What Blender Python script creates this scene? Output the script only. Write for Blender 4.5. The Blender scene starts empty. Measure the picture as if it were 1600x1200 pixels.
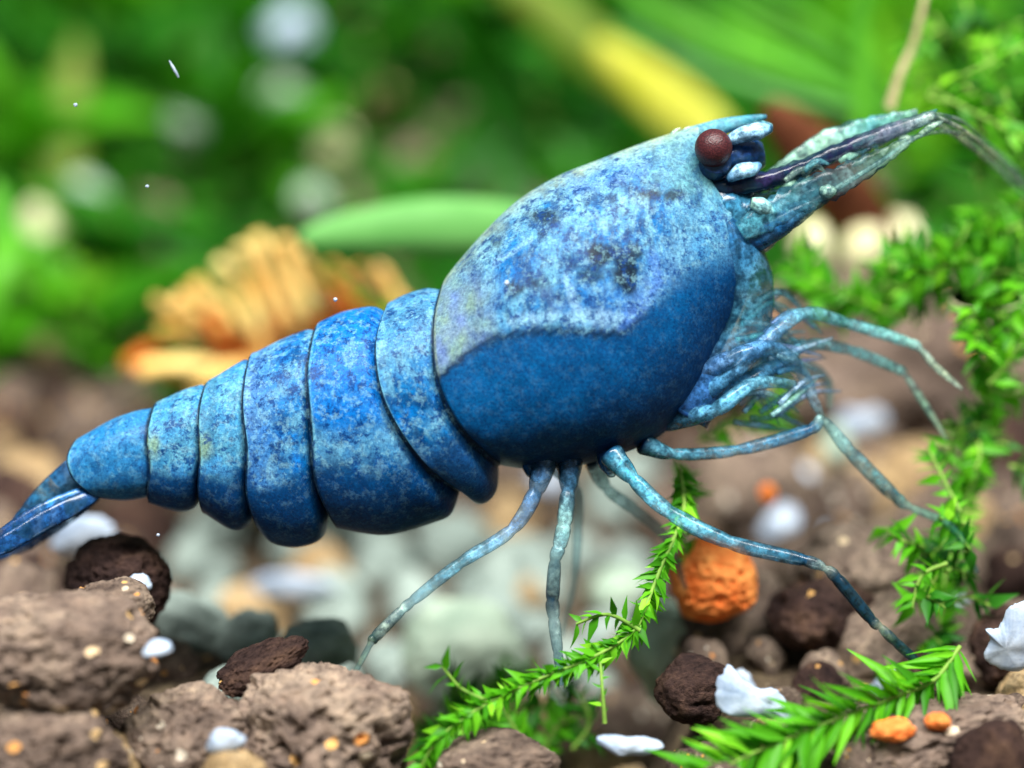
import bpy, math, random
from mathutils import Vector, Matrix, noise
R = random.Random(11)

# ------------------------------------------------------------------ camera, world, light
S = 0.001                 # everything below is written in millimetres
PX = 0.017                # mm per photo pixel at the plane in focus
D = 70.0                  # mm from lens to the shrimp
PITCH = math.radians(12)
RIGHT = Vector((1, 0, 0))
FWD = Vector((0, math.cos(PITCH), -math.sin(PITCH)))
UP = Vector((0, math.sin(PITCH), math.cos(PITCH)))
ORIGIN = Vector((0, 0, 7.65))
EYE = ORIGIN - FWD * D
sc = bpy.context.scene
col = sc.collection
cam_d = bpy.data.cameras.new('camera')
cam = bpy.data.objects.new('camera', cam_d); col.objects.link(cam)
cam.location = EYE * S
cam.rotation_euler = (math.pi / 2 - PITCH, 0, 0)
cam_d.sensor_width = 36
cam_d.lens = 36 * D / (1600 * PX)
cam_d.clip_start = 0.002; cam_d.clip_end = 5
cam_d.dof.use_dof = True
cam_d.dof.focus_distance = (D - 1.6) * S
cam_d.dof.aperture_fstop = cam_d.lens / 3.1      # a lens opening 3.1 mm wide
cam_d.dof.aperture_blades = 0
sc.camera = cam
w = bpy.data.worlds.new('World'); sc.world = w; w.use_nodes = True
bg = w.node_tree.nodes['Background']
bg.inputs[0].default_value = (0.80, 0.96, 0.96, 1); bg.inputs[1].default_value = 0.26
def area(name, loc, aim, sx, sy, energy, colr):
    l = bpy.data.lights.new(name, 'AREA'); l.shape = 'RECTANGLE'; l.size = sx * S; l.size_y = sy * S
    l.energy = energy; l.color = colr
    o = bpy.data.objects.new(name, l); col.objects.link(o); o.location = Vector(loc) * S
    o.rotation_euler = (Vector(aim) - Vector(loc)).to_track_quat('-Z', 'Y').to_euler()
area('aquarium_lamp', (10, -95, 215), (0, 12, 0), 260, 70, 1.95, (1.0, 0.98, 0.94))
sc.view_settings.view_transform = 'Standard'; sc.view_settings.look = 'None'
sc.view_settings.gamma = 1; sc.view_settings.exposure = 0.15
sc.cycles.use_denoising = True
sc.cycles.max_bounces = 8; sc.cycles.transparent_max_bounces = 12

# ------------------------------------------------------------------ pixels to places
def W(u, v, n=0.0):       # a point of the shrimp's own plane; n pixels towards its near flank
    return ORIGIN + RIGHT * ((u - 800) * PX) + UP * ((600 - v) * PX) - FWD * (n * PX)
def P(u, v, n=0.0):       # the point seen at a pixel, n millimetres nearer than the shrimp
    k = (D - n) / D
    return EYE + FWD * (D - n) + RIGHT * ((u - 800) * PX * k) + UP * ((600 - v) * PX * k)
def pxmm(n=0.0): return PX * (D - n) / D
def sst(a, b, x):
    t = max(0, min(1, (x - a) / (b - a))); return t * t * (3 - 2 * t)
def gz(x, y):             # height of the bed: a ledge with a hollow behind and beside the legs, banked up towards the back
    k = sst(2, 9, y)
    le, ri = -3.0 - 12 * k, 4.0 + 3.5 * k
    win = sst(le - 1.5, le + 1.2, x) * sst(ri + 1.5, ri - 1.2, x)
    fl = min(-.9, -5.6 + max(0, y - 12) * .17)
    h = -.9 + (fl + .9) * win
    if y > 30: h += (y - 30) * 0.40 * min(1, (y - 30) / 15)
    return h + 0.35 * noise.noise(Vector((x * .22, y * .22, 3.1)))
def G(u, v):              # where the line of sight through a pixel meets the bed
    d = (FWD * D + RIGHT * ((u - 800) * PX) + UP * ((600 - v) * PX)) / D
    t = 40.0
    while t < 260:
        p = EYE + d * t
        if p.z < gz(p.x, p.y): return p
        t += .25
    return EYE + d * t
def proj(p):
    d = p - EYE; z = d.dot(FWD); return 800 + d.dot(RIGHT) / z * D / PX, 600 - d.dot(UP) / z * D / PX, D - z
def lin(r, g, b):
    f = lambda c: (c / 255 / 12.92) if c <= 10 else ((c / 255 + .055) / 1.055) ** 2.4
    return (f(r), f(g), f(b))
def mixc(a, b, t):
    t = max(0, min(1, t)); return tuple(a[i] + (b[i] - a[i]) * t for i in range(3))
def sst(a, b, x):
    t = max(0, min(1, (x - a) / (b - a))); return t * t * (3 - 2 * t)
def nz(u, v, s, k=0.0): return noise.noise(Vector((u / s, v / s, k)))
def fbm(u, v, s, k=0.0): return .6 * nz(u, v, s, k) + .3 * nz(u, v, s / 2.1, k + 7) + .2 * nz(u, v, s / 4.3, k + 13)

# ------------------------------------------------------------------ mesh and object helpers
ORG = {}
def mesh_data(name, verts, faces, cols=None, smooth=True, org=Vector()):
    me = bpy.data.meshes.new(name)
    me.from_pydata([((Vector(p) - org) * S)[:] for p in verts], [], faces)
    me.polygons.foreach_set('use_smooth', [smooth] * len(me.polygons))
    if cols is not None:
        a = me.color_attributes.new('pig', 'FLOAT_COLOR', 'POINT')
        flat = []
        for c in cols: flat += [c[0], c[1], c[2], c[3] if len(c) > 3 else 1.0]
        a.data.foreach_set('color', flat)
    me.update(); return me
def link(name, me, m=None, parent=None):
    o = bpy.data.objects.new(name, me); col.objects.link(o)
    if m is not None and not me.materials: me.materials.append(m)
    if parent is not None: o.parent = parent
    return o
def top_of(o):
    while o.parent is not None: o = o.parent
    return o
def part(name, verts, faces, m, parent, cols=None, smooth=True):
    o = link(name, mesh_data(name, verts, faces, cols, smooth, ORG[top_of(parent).name]), m, parent)
    return o
def thing(name, loc, label, cat, group=None):
    o = bpy.data.objects.new(name, None); col.objects.link(o); o.empty_display_size = .001
    o.location = Vector(loc) * S; ORG[o.name] = Vector(loc); tag(o, label, cat, group); return o
def tag(o, label, cat, group=None):
    o['label'] = label; o['category'] = cat
    if group: o['group'] = group
    return o

# ------------------------------------------------------------------ materials
def mat(name):
    m = bpy.data.materials.new(name); m.use_nodes = True
    nt = m.node_tree; nt.nodes.clear(); return m, nt
def N(nt, t, **kw):
    n = nt.nodes.new(t)
    for k, v in kw.items():
        if k.startswith('_'): setattr(n, k[1:], v)
        else: n.inputs[k.replace('__', ' ')].default_value = v
    return n
def coords(nt):
    return N(nt, 'ShaderNodeTexCoord').outputs['Object']
def noise_n(nt, co, per_mm, detail=4, rough=.6, dist=0.0):
    n = N(nt, 'ShaderNodeTexNoise', Scale=per_mm / S, Detail=detail, Roughness=rough, Distortion=dist)
    nt.links.new(co, n.inputs['Vector']); return n.outputs['Fac']
def ramp(nt, fac, stops):
    r = N(nt, 'ShaderNodeValToRGB'); e = r.color_ramp.elements
    while len(e) < len(stops): e.new(.5)
    for x, (p, c) in zip(e, stops): x.position = p; x.color = (*c, 1) if len(c) == 3 else c
    nt.links.new(fac, r.inputs[0]); return r.outputs[0]
def mixn(nt, fac, a, b, mode='MIX'):
    x = N(nt, 'ShaderNodeMix', _data_type='RGBA', _blend_type=mode)
    for s, i in ((fac, 0), (a, 6), (b, 7)):
        if hasattr(s, 'links'): nt.links.new(s, x.inputs[i])
        else: x.inputs[i].default_value = (*s, 1) if isinstance(s, tuple) else s
    return x.outputs[2]
def out(nt, sh):
    o = N(nt, 'ShaderNodeOutputMaterial'); nt.links.new(sh, o.inputs[0])
def bsdf(nt, colr, rough=.5, spec=.4, **kw):
    b = N(nt, 'ShaderNodeBsdfPrincipled')
    if hasattr(colr, 'links'): nt.links.new(colr, b.inputs['Base Color'])
    else: b.inputs['Base Color'].default_value = (*colr, 1)
    b.inputs['Roughness'].default_value = rough; b.inputs['Specular IOR Level'].default_value = spec
    for k, v in kw.items(): b.inputs[k.replace('__', ' ')].default_value = v
    return b
def bump(nt, b, h, dist_mm, strength=1.0):
    n = N(nt, 'ShaderNodeBump', Strength=strength, Distance=dist_mm * S)
    nt.links.new(h, n.inputs['Height']); nt.links.new(n.outputs[0], b.inputs['Normal'])

def shell_mat():          # pigmented shell: vertex pigment, grains of pale and deep colour
    m, nt = mat('shrimp_shell'); co = coords(nt)
    at = N(nt, 'ShaderNodeVertexColor', _layer_name='pig')
    f1 = noise_n(nt, co, 4.0, 6, .76, .0)
    pale = ramp(nt, f1, [(.51, (0, 0, 0)), (.60, (1, 1, 1))])
    f2 = noise_n(nt, co, 3.2, 6, .76, .0)
    deep = ramp(nt, f2, [(.51, (0, 0, 0)), (.60, (1, 1, 1))])
    k1 = N(nt, 'ShaderNodeMath', _operation='MULTIPLY'); nt.links.new(pale, k1.inputs[0]); nt.links.new(at.outputs[1], k1.inputs[1])
    k2 = N(nt, 'ShaderNodeMath', _operation='MULTIPLY'); nt.links.new(deep, k2.inputs[0]); nt.links.new(at.outputs[1], k2.inputs[1])
    c1 = mixn(nt, k2.outputs[0], at.outputs[0], mixn(nt, 0.85, at.outputs[0], (.0, .03, .15)))
    c2 = mixn(nt, k1.outputs[0], c1, mixn(nt, .38, c1, (.20, .42, .50)))
    fine = noise_n(nt, co, 12, 4, .75)
    c3 = mixn(nt, 1.0, c2, ramp(nt, fine, [(.32, (.42, .46, .55)), (.68, (1.5, 1.45, 1.35))]), 'MULTIPLY')
    b = bsdf(nt, c3, .42, .13, Subsurface__Weight=.25, Subsurface__Scale=.05 * S)
    b.inputs['Subsurface Radius'].default_value = (.5, .9, 1.0)
    bump(nt, b, mixn(nt, .5, f1, fine), .03, .55)
    out(nt, b.outputs[0]); return m
def limb_mat():           # glassy limb: pigment where alpha is high, clear where low
    m, nt = mat('shrimp_limb'); co = coords(nt)
    at = N(nt, 'ShaderNodeVertexColor', _layer_name='pig')
    f = noise_n(nt, co, 7, 4, .65)
    c = mixn(nt, 1.0, at.outputs[0], ramp(nt, f, [(.34, (.4, .45, .5)), (.64, (2.0, 2.0, 1.9))]), 'MULTIPLY')
    st = ramp(nt, noise_n(nt, co, 2.2, 3, .6, .3), [(.50, (0, 0, 0)), (.60, (1, 1, 1))])
    c = mixn(nt, st, c, mixn(nt, .7, c, (.004, .03, .06)))
    lw = N(nt, 'ShaderNodeLayerWeight', Blend=.24)
    lw2 = N(nt, 'ShaderNodeLayerWeight', Blend=.5)
    c = mixn(nt, lw2.outputs['Facing'], c, mixn(nt, .93, c, (.003, .02, .04)))
    b = bsdf(nt, c, .2, .35)
    bump(nt, b, f, .02, .2)
    an = ramp(nt, noise_n(nt, co, 3.4, 3, .6, .4), [(.36, (.35, .35, .35)), (.6, (1.0, 1.0, 1.0))])
    gt = N(nt, 'ShaderNodeMath', _operation='GREATER_THAN'); nt.links.new(at.outputs[1], gt.inputs[0]); gt.inputs[1].default_value = .97
    am = N(nt, 'ShaderNodeMath', _operation='MAXIMUM'); nt.links.new(gt.outputs[0], am.inputs[0]); nt.links.new(an, am.inputs[1])
    al = N(nt, 'ShaderNodeMath', _operation='MULTIPLY'); nt.links.new(at.outputs[1], al.inputs[0]); nt.links.new(am.outputs[0], al.inputs[1])
    mx = N(nt, 'ShaderNodeMath', _operation='MAXIMUM'); nt.links.new(al.outputs[0], mx.inputs[0]); nt.links.new(lw.outputs['Facing'], mx.inputs[1])
    t = N(nt, 'ShaderNodeBsdfTransparent'); t.inputs[0].default_value = (.82, .93, .97, 1)
    s = N(nt, 'ShaderNodeMixShader'); nt.links.new(mx.outputs[0], s.inputs[0]); nt.links.new(t.outputs[0], s.inputs[1]); nt.links.new(b.outputs[0], s.inputs[2])
    out(nt, s.outputs[0]); return m
def eye_mat():
    m, nt = mat('shrimp_eye'); co = coords(nt)
    v = N(nt, 'ShaderNodeTexVoronoi', Scale=26 / S); nt.links.new(co, v.inputs['Vector'])
    c = ramp(nt, v.outputs['Distance'], [(0, lin(98, 42, 44)), (.6, lin(50, 18, 24))])
    b = bsdf(nt, c, .4, .35); bump(nt, b, v.outputs['Distance'], .02, .4)
    out(nt, b.outputs[0]); return m
def soil_mat(name, a, b_, c_, speck=.035):
    m, nt = mat(name); co = coords(nt)
    oi = N(nt, 'ShaderNodeObjectInfo')
    va = N(nt, 'ShaderNodeVectorMath', _operation='ADD'); nt.links.new(co, va.inputs[0])
    sc_ = N(nt, 'ShaderNodeVectorMath', _operation='SCALE'); nt.links.new(oi.outputs['Location'], sc_.inputs[0]); sc_.inputs['Scale'].default_value = 3.7
    nt.links.new(sc_.outputs[0], va.inputs[1]); co = va.outputs[0]
    f = noise_n(nt, co, .8, 8, .68)
    c = ramp(nt, f, [(.30, a), (.5, b_), (.72, c_)])
    g = noise_n(nt, co, 6, 5, .7)
    c = mixn(nt, 1.0, c, ramp(nt, g, [(.30, (.28, .26, .27)), (.46, (.95, .95, .95)), (.72, (1.6, 1.55, 1.45))]), 'MULTIPLY')
    v = N(nt, 'ShaderNodeTexVoronoi', Scale=3.0 / S); nt.links.new(co, v.inputs['Vector'])
    sp = N(nt, 'ShaderNodeMath', _operation='LESS_THAN'); nt.links.new(v.outputs['Distance'], sp.inputs[0]); sp.inputs[1].default_value = .27
    sx = N(nt, 'ShaderNodeSeparateColor'); nt.links.new(v.outputs['Color'], sx.inputs[0])
    s2 = N(nt, 'ShaderNodeMath', _operation='LESS_THAN'); nt.links.new(sx.outputs[0], s2.inputs[0]); s2.inputs[1].default_value = speck * 2
    s3 = N(nt, 'ShaderNodeMath', _operation='MULTIPLY'); nt.links.new(sp.outputs[0], s3.inputs[0]); nt.links.new(s2.outputs[0], s3.inputs[1])
    c = mixn(nt, s3.outputs[0], c, ramp(nt, sx.outputs[1], [(0, (.85, .8, .7)), (.5, (.8, .5, .18)), (1, (.75, .30, .08))]))
    b = bsdf(nt, c, .85, .08)
    bump(nt, b, mixn(nt, .6, f, g), .45, 1.0)
    out(nt, b.outputs[0]); return m
def plain_mat(name, a, b_, per_mm=1.2, rough=.5, spec=.4, bd=.1, trans=0.0):
    m, nt = mat(name); co = coords(nt)
    f = noise_n(nt, co, per_mm, 6, .65)
    c = ramp(nt, f, [(.32, a), (.68, b_)])
    b = bsdf(nt, c, rough, spec * .4); bump(nt, b, f, bd, .7)
    sh = b.outputs[0]
    if trans:
        t = N(nt, 'ShaderNodeBsdfTranslucent'); nt.links.new(c, t.inputs[0])
        s = N(nt, 'ShaderNodeMixShader'); s.inputs[0].default_value = trans
        nt.links.new(sh, s.inputs[1]); nt.links.new(t.outputs[0], s.inputs[2]); sh = s.outputs[0]
    out(nt, sh); return m
def leaf_mat(name, a, b_, tip, per_mm=1.0, trans=.4):   # leaf: colour differs from leaf to leaf, thin enough to pass light
    m, nt = mat(name); co = coords(nt)
    oi = N(nt, 'ShaderNodeObjectInfo')
    g = N(nt, 'ShaderNodeNewGeometry')
    f = noise_n(nt, g.outputs['Position'], per_mm, 4, .6)
    c = mixn(nt, f, a, b_)
    r = ramp(nt, oi.outputs['Random'], [(0, (.35, .5, .5)), (.5, (.85, .9, .8)), (.85, (1.2, 1.1, 1)), (1, (2.6, 1.6, 2.2))])
    c = mixn(nt, 1.0, c, r, 'MULTIPLY')
    ri = ramp(nt, g.outputs['Random Per Island'], [(0, (.55, .65, .6)), (.7, (1.1, 1.05, 1)), (1, tip)])
    c = mixn(nt, 1.0, c, ri, 'MULTIPLY')
    b = bsdf(nt, c, .42, .2)
    t = N(nt, 'ShaderNodeBsdfTranslucent'); nt.links.new(mixn(nt, 1.0, c, (1.2, 1.25, .7), 'MULTIPLY'), t.inputs[0])
    s = N(nt, 'ShaderNodeMixShader'); s.inputs[0].default_value = trans
    nt.links.new(b.outputs[0], s.inputs[1]); nt.links.new(t.outputs[0], s.inputs[2])
    out(nt, s.outputs[0]); return m

M_SHELL, M_LIMB, M_EYE = shell_mat(), limb_mat(), eye_mat()
M_SOIL = soil_mat('soil_brown', lin(60, 50, 46), lin(118, 102, 92), lin(166, 148, 130), .15)
M_DARK = soil_mat('soil_dark', lin(34, 26, 28), lin(66, 50, 46), lin(104, 80, 66), .02)
M_TAN = soil_mat('soil_tan', lin(130, 108, 78), lin(186, 158, 118), lin(222, 198, 160), .03)
M_ORANGE = plain_mat('stone_orange', lin(226, 96, 34), lin(255, 168, 92), 1.3, .8, .2, .4)
M_PALE = plain_mat('stone_pale', lin(120, 142, 126), lin(186, 202, 182), .8, .5, .4, .1)
M_GREY = plain_mat('stone_grey', lin(92, 106, 102), lin(158, 172, 164), .8, .6, .3, .15)
M_CREAM = plain_mat('stone_cream', lin(190, 186, 128), lin(250, 244, 206), 1.0, .4, .4, .05)
M_WHITE = plain_mat('shell_white', lin(128, 150, 180), lin(202, 214, 228), 1.0, .35, .5, .05)
M_BARK = plain_mat('bark', lin(206, 128, 40), lin(255, 236, 150), .55, .6, .3, .3)
M_MOSS = leaf_mat('moss', (.055, .31, .010), (.15, .54, .018), (1.5, 1.3, 1.2))
M_MOSS2 = leaf_mat('moss_deep', (.008, .10, .010), (.045, .26, .014), (1.6, 1.4, 1.2))
M_STEM = plain_mat('moss_stem', (.10, .22, .03), (.22, .36, .06), 2, .5, .3, .03)
M_STALK = plain_mat('dry_stalk', lin(120, 110, 74), lin(196, 182, 140), 2, .5, .3, .03)
M_BLADE = plain_mat('blade_green', (.05, .28, .015), (.15, .50, .03), .35, .4, .4, .03, .35)
M_BLADEP = plain_mat('blade_pale', (.11, .36, .08), (.20, .52, .14), .35, .4, .4, .03, .35)
M_OLIVE = plain_mat('blade_olive', (.14, .24, .02), (.28, .34, .06), .3, .45, .4, .03, .35)
M_YELLOW = plain_mat('blade_yellow', (.50, .52, .02), (.95, .88, .22), .22, .45, .4, .03, .35)
M_BED = soil_mat('bed', lin(50, 42, 38), lin(84, 72, 60), lin(120, 106, 84))

# ------------------------------------------------------------------ the bed
def grid_ground():
    xs = [-80 + i * 1.0 for i in range(161)]; ys = [-30 + j * 1.2 for j in range(190)]
    v = [Vector((x, y, gz(x, y) + .25 * noise.noise(Vector((x, y, 0))))) for y in ys for x in xs]
    n = len(xs)
    f = [(j * n + i, j * n + i + 1, (j + 1) * n + i + 1, (j + 1) * n + i) for j in range(len(ys) - 1) for i in range(n - 1)]
    o = link('ground', mesh_data('ground', v, f), M_BED); o['kind'] = 'structure'
grid_ground()

# ------------------------------------------------------------------ the shrimp
MP = 76
def resample(ctrl, m=MP):
    c = [Vector(p) for p in ctrl]
    c = [c[0] * 2 - c[1]] + c + [c[-1] * 2 - c[-2]]
    dense = []
    for i in range(1, len(c) - 2):
        for k in range(24):
            t = k / 24; a, b, d, e = c[i - 1], c[i], c[i + 1], c[i + 2]
            dense.append(.5 * ((2 * b) + (d - a) * t + (2 * a - 5 * b + 4 * d - e) * t * t + (3 * b - a - 3 * d + e) * t ** 3))
    dense.append(c[-2])
    L = [0]
    for i in range(1, len(dense)): L.append(L[-1] + (dense[i] - dense[i - 1]).length)
    res, j = [], 0
    for i in range(m + 1):
        s = (1 - math.cos(math.pi * i / m)) / 2 * L[-1]
        while j < len(L) - 2 and L[j + 1] < s: j += 1
        q = (s - L[j]) / max(1e-9, L[j + 1] - L[j])
        res.append(dense[j].lerp(dense[j + 1], q))
    return res
def prof(kind, m=MP):
    o = []
    for i in range(m + 1):
        t = (1 - math.cos(math.pi * i / m)) / 2
        tm = .52 if kind == 'c' else .46
        if t < tm: f = max(0, 1 - (1 - t / tm) ** 2.1) ** (1 / 1.9)
        else:
            p = 2.3 if kind == 'c' else 4.0
            f = max(0, 1 - ((t - tm) / (1 - tm)) ** p) ** (1 / 2.0)
            if kind != 'c': f *= 1 - .12 * (t - tm) / (1 - tm)
        o.append(f)
    return o
PC, PA = prof('c'), prof('a')
SEGS = [
 ('c', [([(1090,198),(1092,250),(1115,300),(1150,345),(1178,390)],62), ([(1050,208),(1052,270),(1075,340),(1120,410),(1166,465)],96),
        ([(1000,225),(1005,300),(1035,400),(1085,490),(1132,540)],126), ([(940,248),(945,340),(975,450),(1035,560),(1088,625)],150),
        ([(870,276),(875,370),(900,490),(960,610),(1030,682)],164), ([(808,314),(813,410),(835,520),(880,640),(958,714)],166),
        ([(755,364),(755,450),(775,560),(810,660),(880,731)],160), ([(716,410),(712,490),(722,580),(755,670),(828,733)],153),
        ([(692,443),(681,510),(688,590),(722,662),(788,728)],149)]),
 ('a', [([(688,448),(678,510),(684,595),(715,668),(779,728)],138), ([(668,450),(657,517),(667,602),(710,685),(777,764)],140), ([(648,455),(636,525),(650,610),(702,700),(764,783)],140),
        ([(622,465),(611,535),(628,620),(684,710),(746,787)],139), ([(606,476),(593,545),(610,630),(664,716),(729,772)],136)]),
 ('a', [([(600,482),(589,550),(606,636),(660,722),(718,768)],126), ([(588,480),(579,553),(595,640),(646,730),(706,802)],129), ([(570,480),(562,560),(575,650),(620,740),(680,816)],130),
        ([(530,489),(524,570),(530,660),(555,750),(605,836)],126), ([(496,507),(489,580),(496,660),(502,750),(530,826)],121)]),
 ('a', [([(491,511),(484,585),(490,665),(496,745),(514,798)],110), ([(478,515),(473,590),(480,672),(487,765),(504,840)],112), ([(440,530),(438,600),(445,690),(455,780),(466,855)],112), ([(410,545),(407,618),(415,695),(418,775),(428,849)],106),
        ([(393,554),(389,630),(397,700),(395,770),(410,832)],101)]),
 ('a', [([(389,559),(385,632),(392,702),(390,762),(398,792)],92), ([(378,564),(374,634),(380,703),(380,770),(390,819)],93), ([(355,577),(352,640),(356,705),(356,770),(364,828)],93),
        ([(325,596),(320,650),(323,710),(319,760),(321,803)],85)]),
 ('a', [([(321,600),(316,652),(319,712),(315,750),(314,770)],77), ([(310,602),(305,655),(309,713),(304,758),(305,793)],78), ([(282,611),(280,665),(282,715),(278,760),(278,799)],78),
        ([(245,629),(240,680),(244,730),(239,765),(236,787)],70)]),
 ('a', [([(241,634),(236,682),(240,730),(236,760),(232,777)],62), ([(180,653),(178,690),(182,730),(190,760),(197,782)],60),
        ([(121,686),(113,715),(122,745),(142,765),(160,779)],50)]),
]
C = dict(deep=lin(0, 60, 110), mid=lin(0, 96, 158), pale=lin(80, 136, 166), grey=lin(104, 132, 118), teal=lin(84, 136, 140),
         dark=lin(10, 30, 48), elec=lin(0, 100, 182), navy=lin(4, 30, 70), line=lin(4, 30, 56), white=lin(140, 184, 210), lilac=lin(66, 108, 174))
def dseg(p, a, b):
    p, a, b = Vector(p), Vector(a), Vector(b); d = b - a
    t = max(0, min(1, (p - a).dot(d) / d.length_squared)); return (p - a - d * t).length
def dpoly(u, v, pts): return min(dseg((u, v), pts[i], pts[i + 1]) for i in range(len(pts) - 1))
LINE = [(686,592),(716,566),(760,536),(810,520),(870,516),(930,523),(965,522),(1000,498),(1022,470),(1050,440),(1090,414),(1140,398),(1180,392)]
def above_line(u, v):
    for a, b in zip(LINE, LINE[1:]):
        if a[0] <= u <= b[0]: return a[1] + (b[1] - a[1]) * (u - a[0]) / (b[0] - a[0]) - v
    return -100 if u > 1180 else 592 - v
def pig_carapace(u, v, t, sfrac):
    al = above_line(u + 5 * nz(u, v, 22, 4), v + 5 * nz(u, v, 22, 9))
    q = fbm(u, v, 55, 1)
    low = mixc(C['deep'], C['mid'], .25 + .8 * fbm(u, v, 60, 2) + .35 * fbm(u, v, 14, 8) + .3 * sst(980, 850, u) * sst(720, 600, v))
    low = mixc(low, lin(0, 52, 96), .45); low = mixc(low, C['navy'], .85 * sst(.70, .97, t)); sp_l = .14  # navy at the lower edge: shade of the rounded-under rim painted in
    hi = mixc(C['mid'], C['pale'], .30 + 1.3 * q); sp_h = 1.05
    hi = mixc(hi, C['pale'], .85 * sst(.02, .16, fbm(u * 1.0, v * .8, 30, 61)))
    hi = mixc(hi, C['deep'], .9 * sst(.04, .20, fbm(u, v * .8, 38, 41)))
    hi = mixc(hi, C['navy'], .6 * sst(.14, .30, fbm(u, v, 22, 43)))
    hi = mixc(hi, lin(116, 164, 178), .6 * sst(.14, .36, fbm(u, v, 28, 47)) * sst(470, 330, v))
    hi = mixc(hi, lin(86, 108, 150), .45 * sst(-.1, .25, fbm(u, v, 60, 77)) * sst(90, 20, al))
    hi = mixc(hi, C['elec'], .5 * sst(.1, .5, fbm(u, v, 70, 21)) * sst(300, 480, v))
    hi = mixc(hi, C['lilac'], .35 * sst(70, 10, abs(al - 40)) * sst(840, 960, u) * sst(1090, 1010, u))
    g = sst(800, 730, u + 25 * nz(u, v, 30, 5)) * sst(400, 470, v)
    hi = mixc(hi, mixc(C['grey'], lin(86, 110, 158), .5 + 1.1 * fbm(u, v, 26, 17)), g * .95)
    hd = sst(960, 1060, u + 40 * nz(u, v, 40, 6)) * sst(330, 260, v - (u - 1000) * .25)
    hi = mixc(hi, mixc(C['teal'], C['mid'], .9 * max(0, fbm(u, v, 26, 33))), hd * .75)
    hi = mixc(hi, C['pale'], .55 * sst(1010, 1070, u) * sst(300, 350, v))
    hi = mixc(hi, lin(176, 190, 128), .75 * sst(.08, .0, t) * (.6 + .6 * nz(u, v, 30, 8)))  # highlight along the dorsal rim, painted into the colour
    hi = mixc(hi, lin(124, 160, 158), .6 * sst(.2, .05, t) * (.6 + .9 * nz(u, v, 24, 51)))
    for (x, y, rx, ry, k) in ((937,405,30,20,1), (972,436,22,32,1), (985,398,16,14,.8), (915,438,24,14,.7), (850,345,20,13,.75), (805,458,16,11,.8), (838,448,22,12,.6), (776,382,12,9,.5), (1005,312,26,7,.8), (1045,312,22,10,.8), (880,470,30,10,.4)):
        dd = math.hypot((u - x) / rx, (v - y) / ry) + .55 * fbm(u, v, 18, 3)
        hi = mixc(hi, C['dark'], min(1, k * 1.1) * sst(1.15, .6, dd))
    for pts, k, wd in (([(800,506),(850,498),(905,502),(960,508)],.5,10), ([(965,515),(1000,480),(1020,440),(1012,405)],.7,12), ([(770,420),(830,380)],.5,5), ([(880,440),(900,490),(960,500)],.5,9), ([(900,300),(1000,270)],.4,22)):
        hi = mixc(hi, C['white'] if wd < 12 else C['lilac'], k * sst(wd, wd * .3, dpoly(u, v, pts) + 8 * fbm(u, v, 16, 12)))
    sp_h *= 1 - .65 * g
    so = 34 * sst(985, 1070, u)
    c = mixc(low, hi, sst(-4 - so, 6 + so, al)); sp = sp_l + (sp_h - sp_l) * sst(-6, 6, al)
    if u < 1040: c = mixc(c, C['line'], .85 * sst(1030, 960, u) * sst(10, 3, abs(al + 2)))
    c = mixc(c, lin(134, 150, 126), .6 * sst(.965, .98, sfrac) * sst(600, 560, v))
    c = mixc(c, C['line'], .9 * sst(.988, .996, sfrac))
    return (*c, sp * (1 - .5 * hd))
def pig_abd(u, v, t, sfrac, k):
    q = fbm(u, v, 48, 30 + k)
    c = mixc(C['mid'], C['pale'], .18 + 1.0 * q); sp = 1.25
    c = mixc(c, C['pale'], .8 * sst(.03, .18, fbm(u, v, 26, 90 + k)))
    c = mixc(c, C['elec'], .7 * sst(.1, .35, fbm(u, v, 44, 70 + k))); c = mixc(c, C['deep'], .85 * sst(.05, .22, fbm(u, v, 32, 80 + k)))
    if k == 2: c = mixc(c, C['elec'], .8 * sst(.62, .45, t + .2 * q)); c = mixc(c, C['pale'], .5 * sst(.14, 0, abs(t - .58)))
    if k == 1: c = mixc(c, C['pale'], .45 * sst(.45, .25, t))
    if k == 3: c = mixc(c, lin(88, 136, 196), .4 * sst(.3, .8, sfrac))
    if k >= 4: c = mixc(c, lin(96, 170, 190), .3)
    if k == 6: c = mixc(c, C['mid'], .6); sp = .6
    lo = mixc(C['deep'], C['navy'], .35 + .5 * q)  # flaps darker below: shade under the top light put into the colour
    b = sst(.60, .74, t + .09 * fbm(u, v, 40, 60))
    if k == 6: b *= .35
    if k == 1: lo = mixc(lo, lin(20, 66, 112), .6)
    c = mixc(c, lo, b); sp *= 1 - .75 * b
    c = mixc(c, lin(104, 170, 184), .4 * sst(.93, .97, sfrac) * (1 - b))
    c = mixc(c, C['line'], .9 * max(sst(.982, .992, sfrac), sst(.075, .02, sfrac)))
    if k in (4, 5): c = mixc(c, lin(150, 170, 90), .4 * sst(1.2, .3, math.hypot((u - (248 if k == 5 else 328)) / 16, (v - 695) / 26)))
    return (*c, sp)
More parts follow.
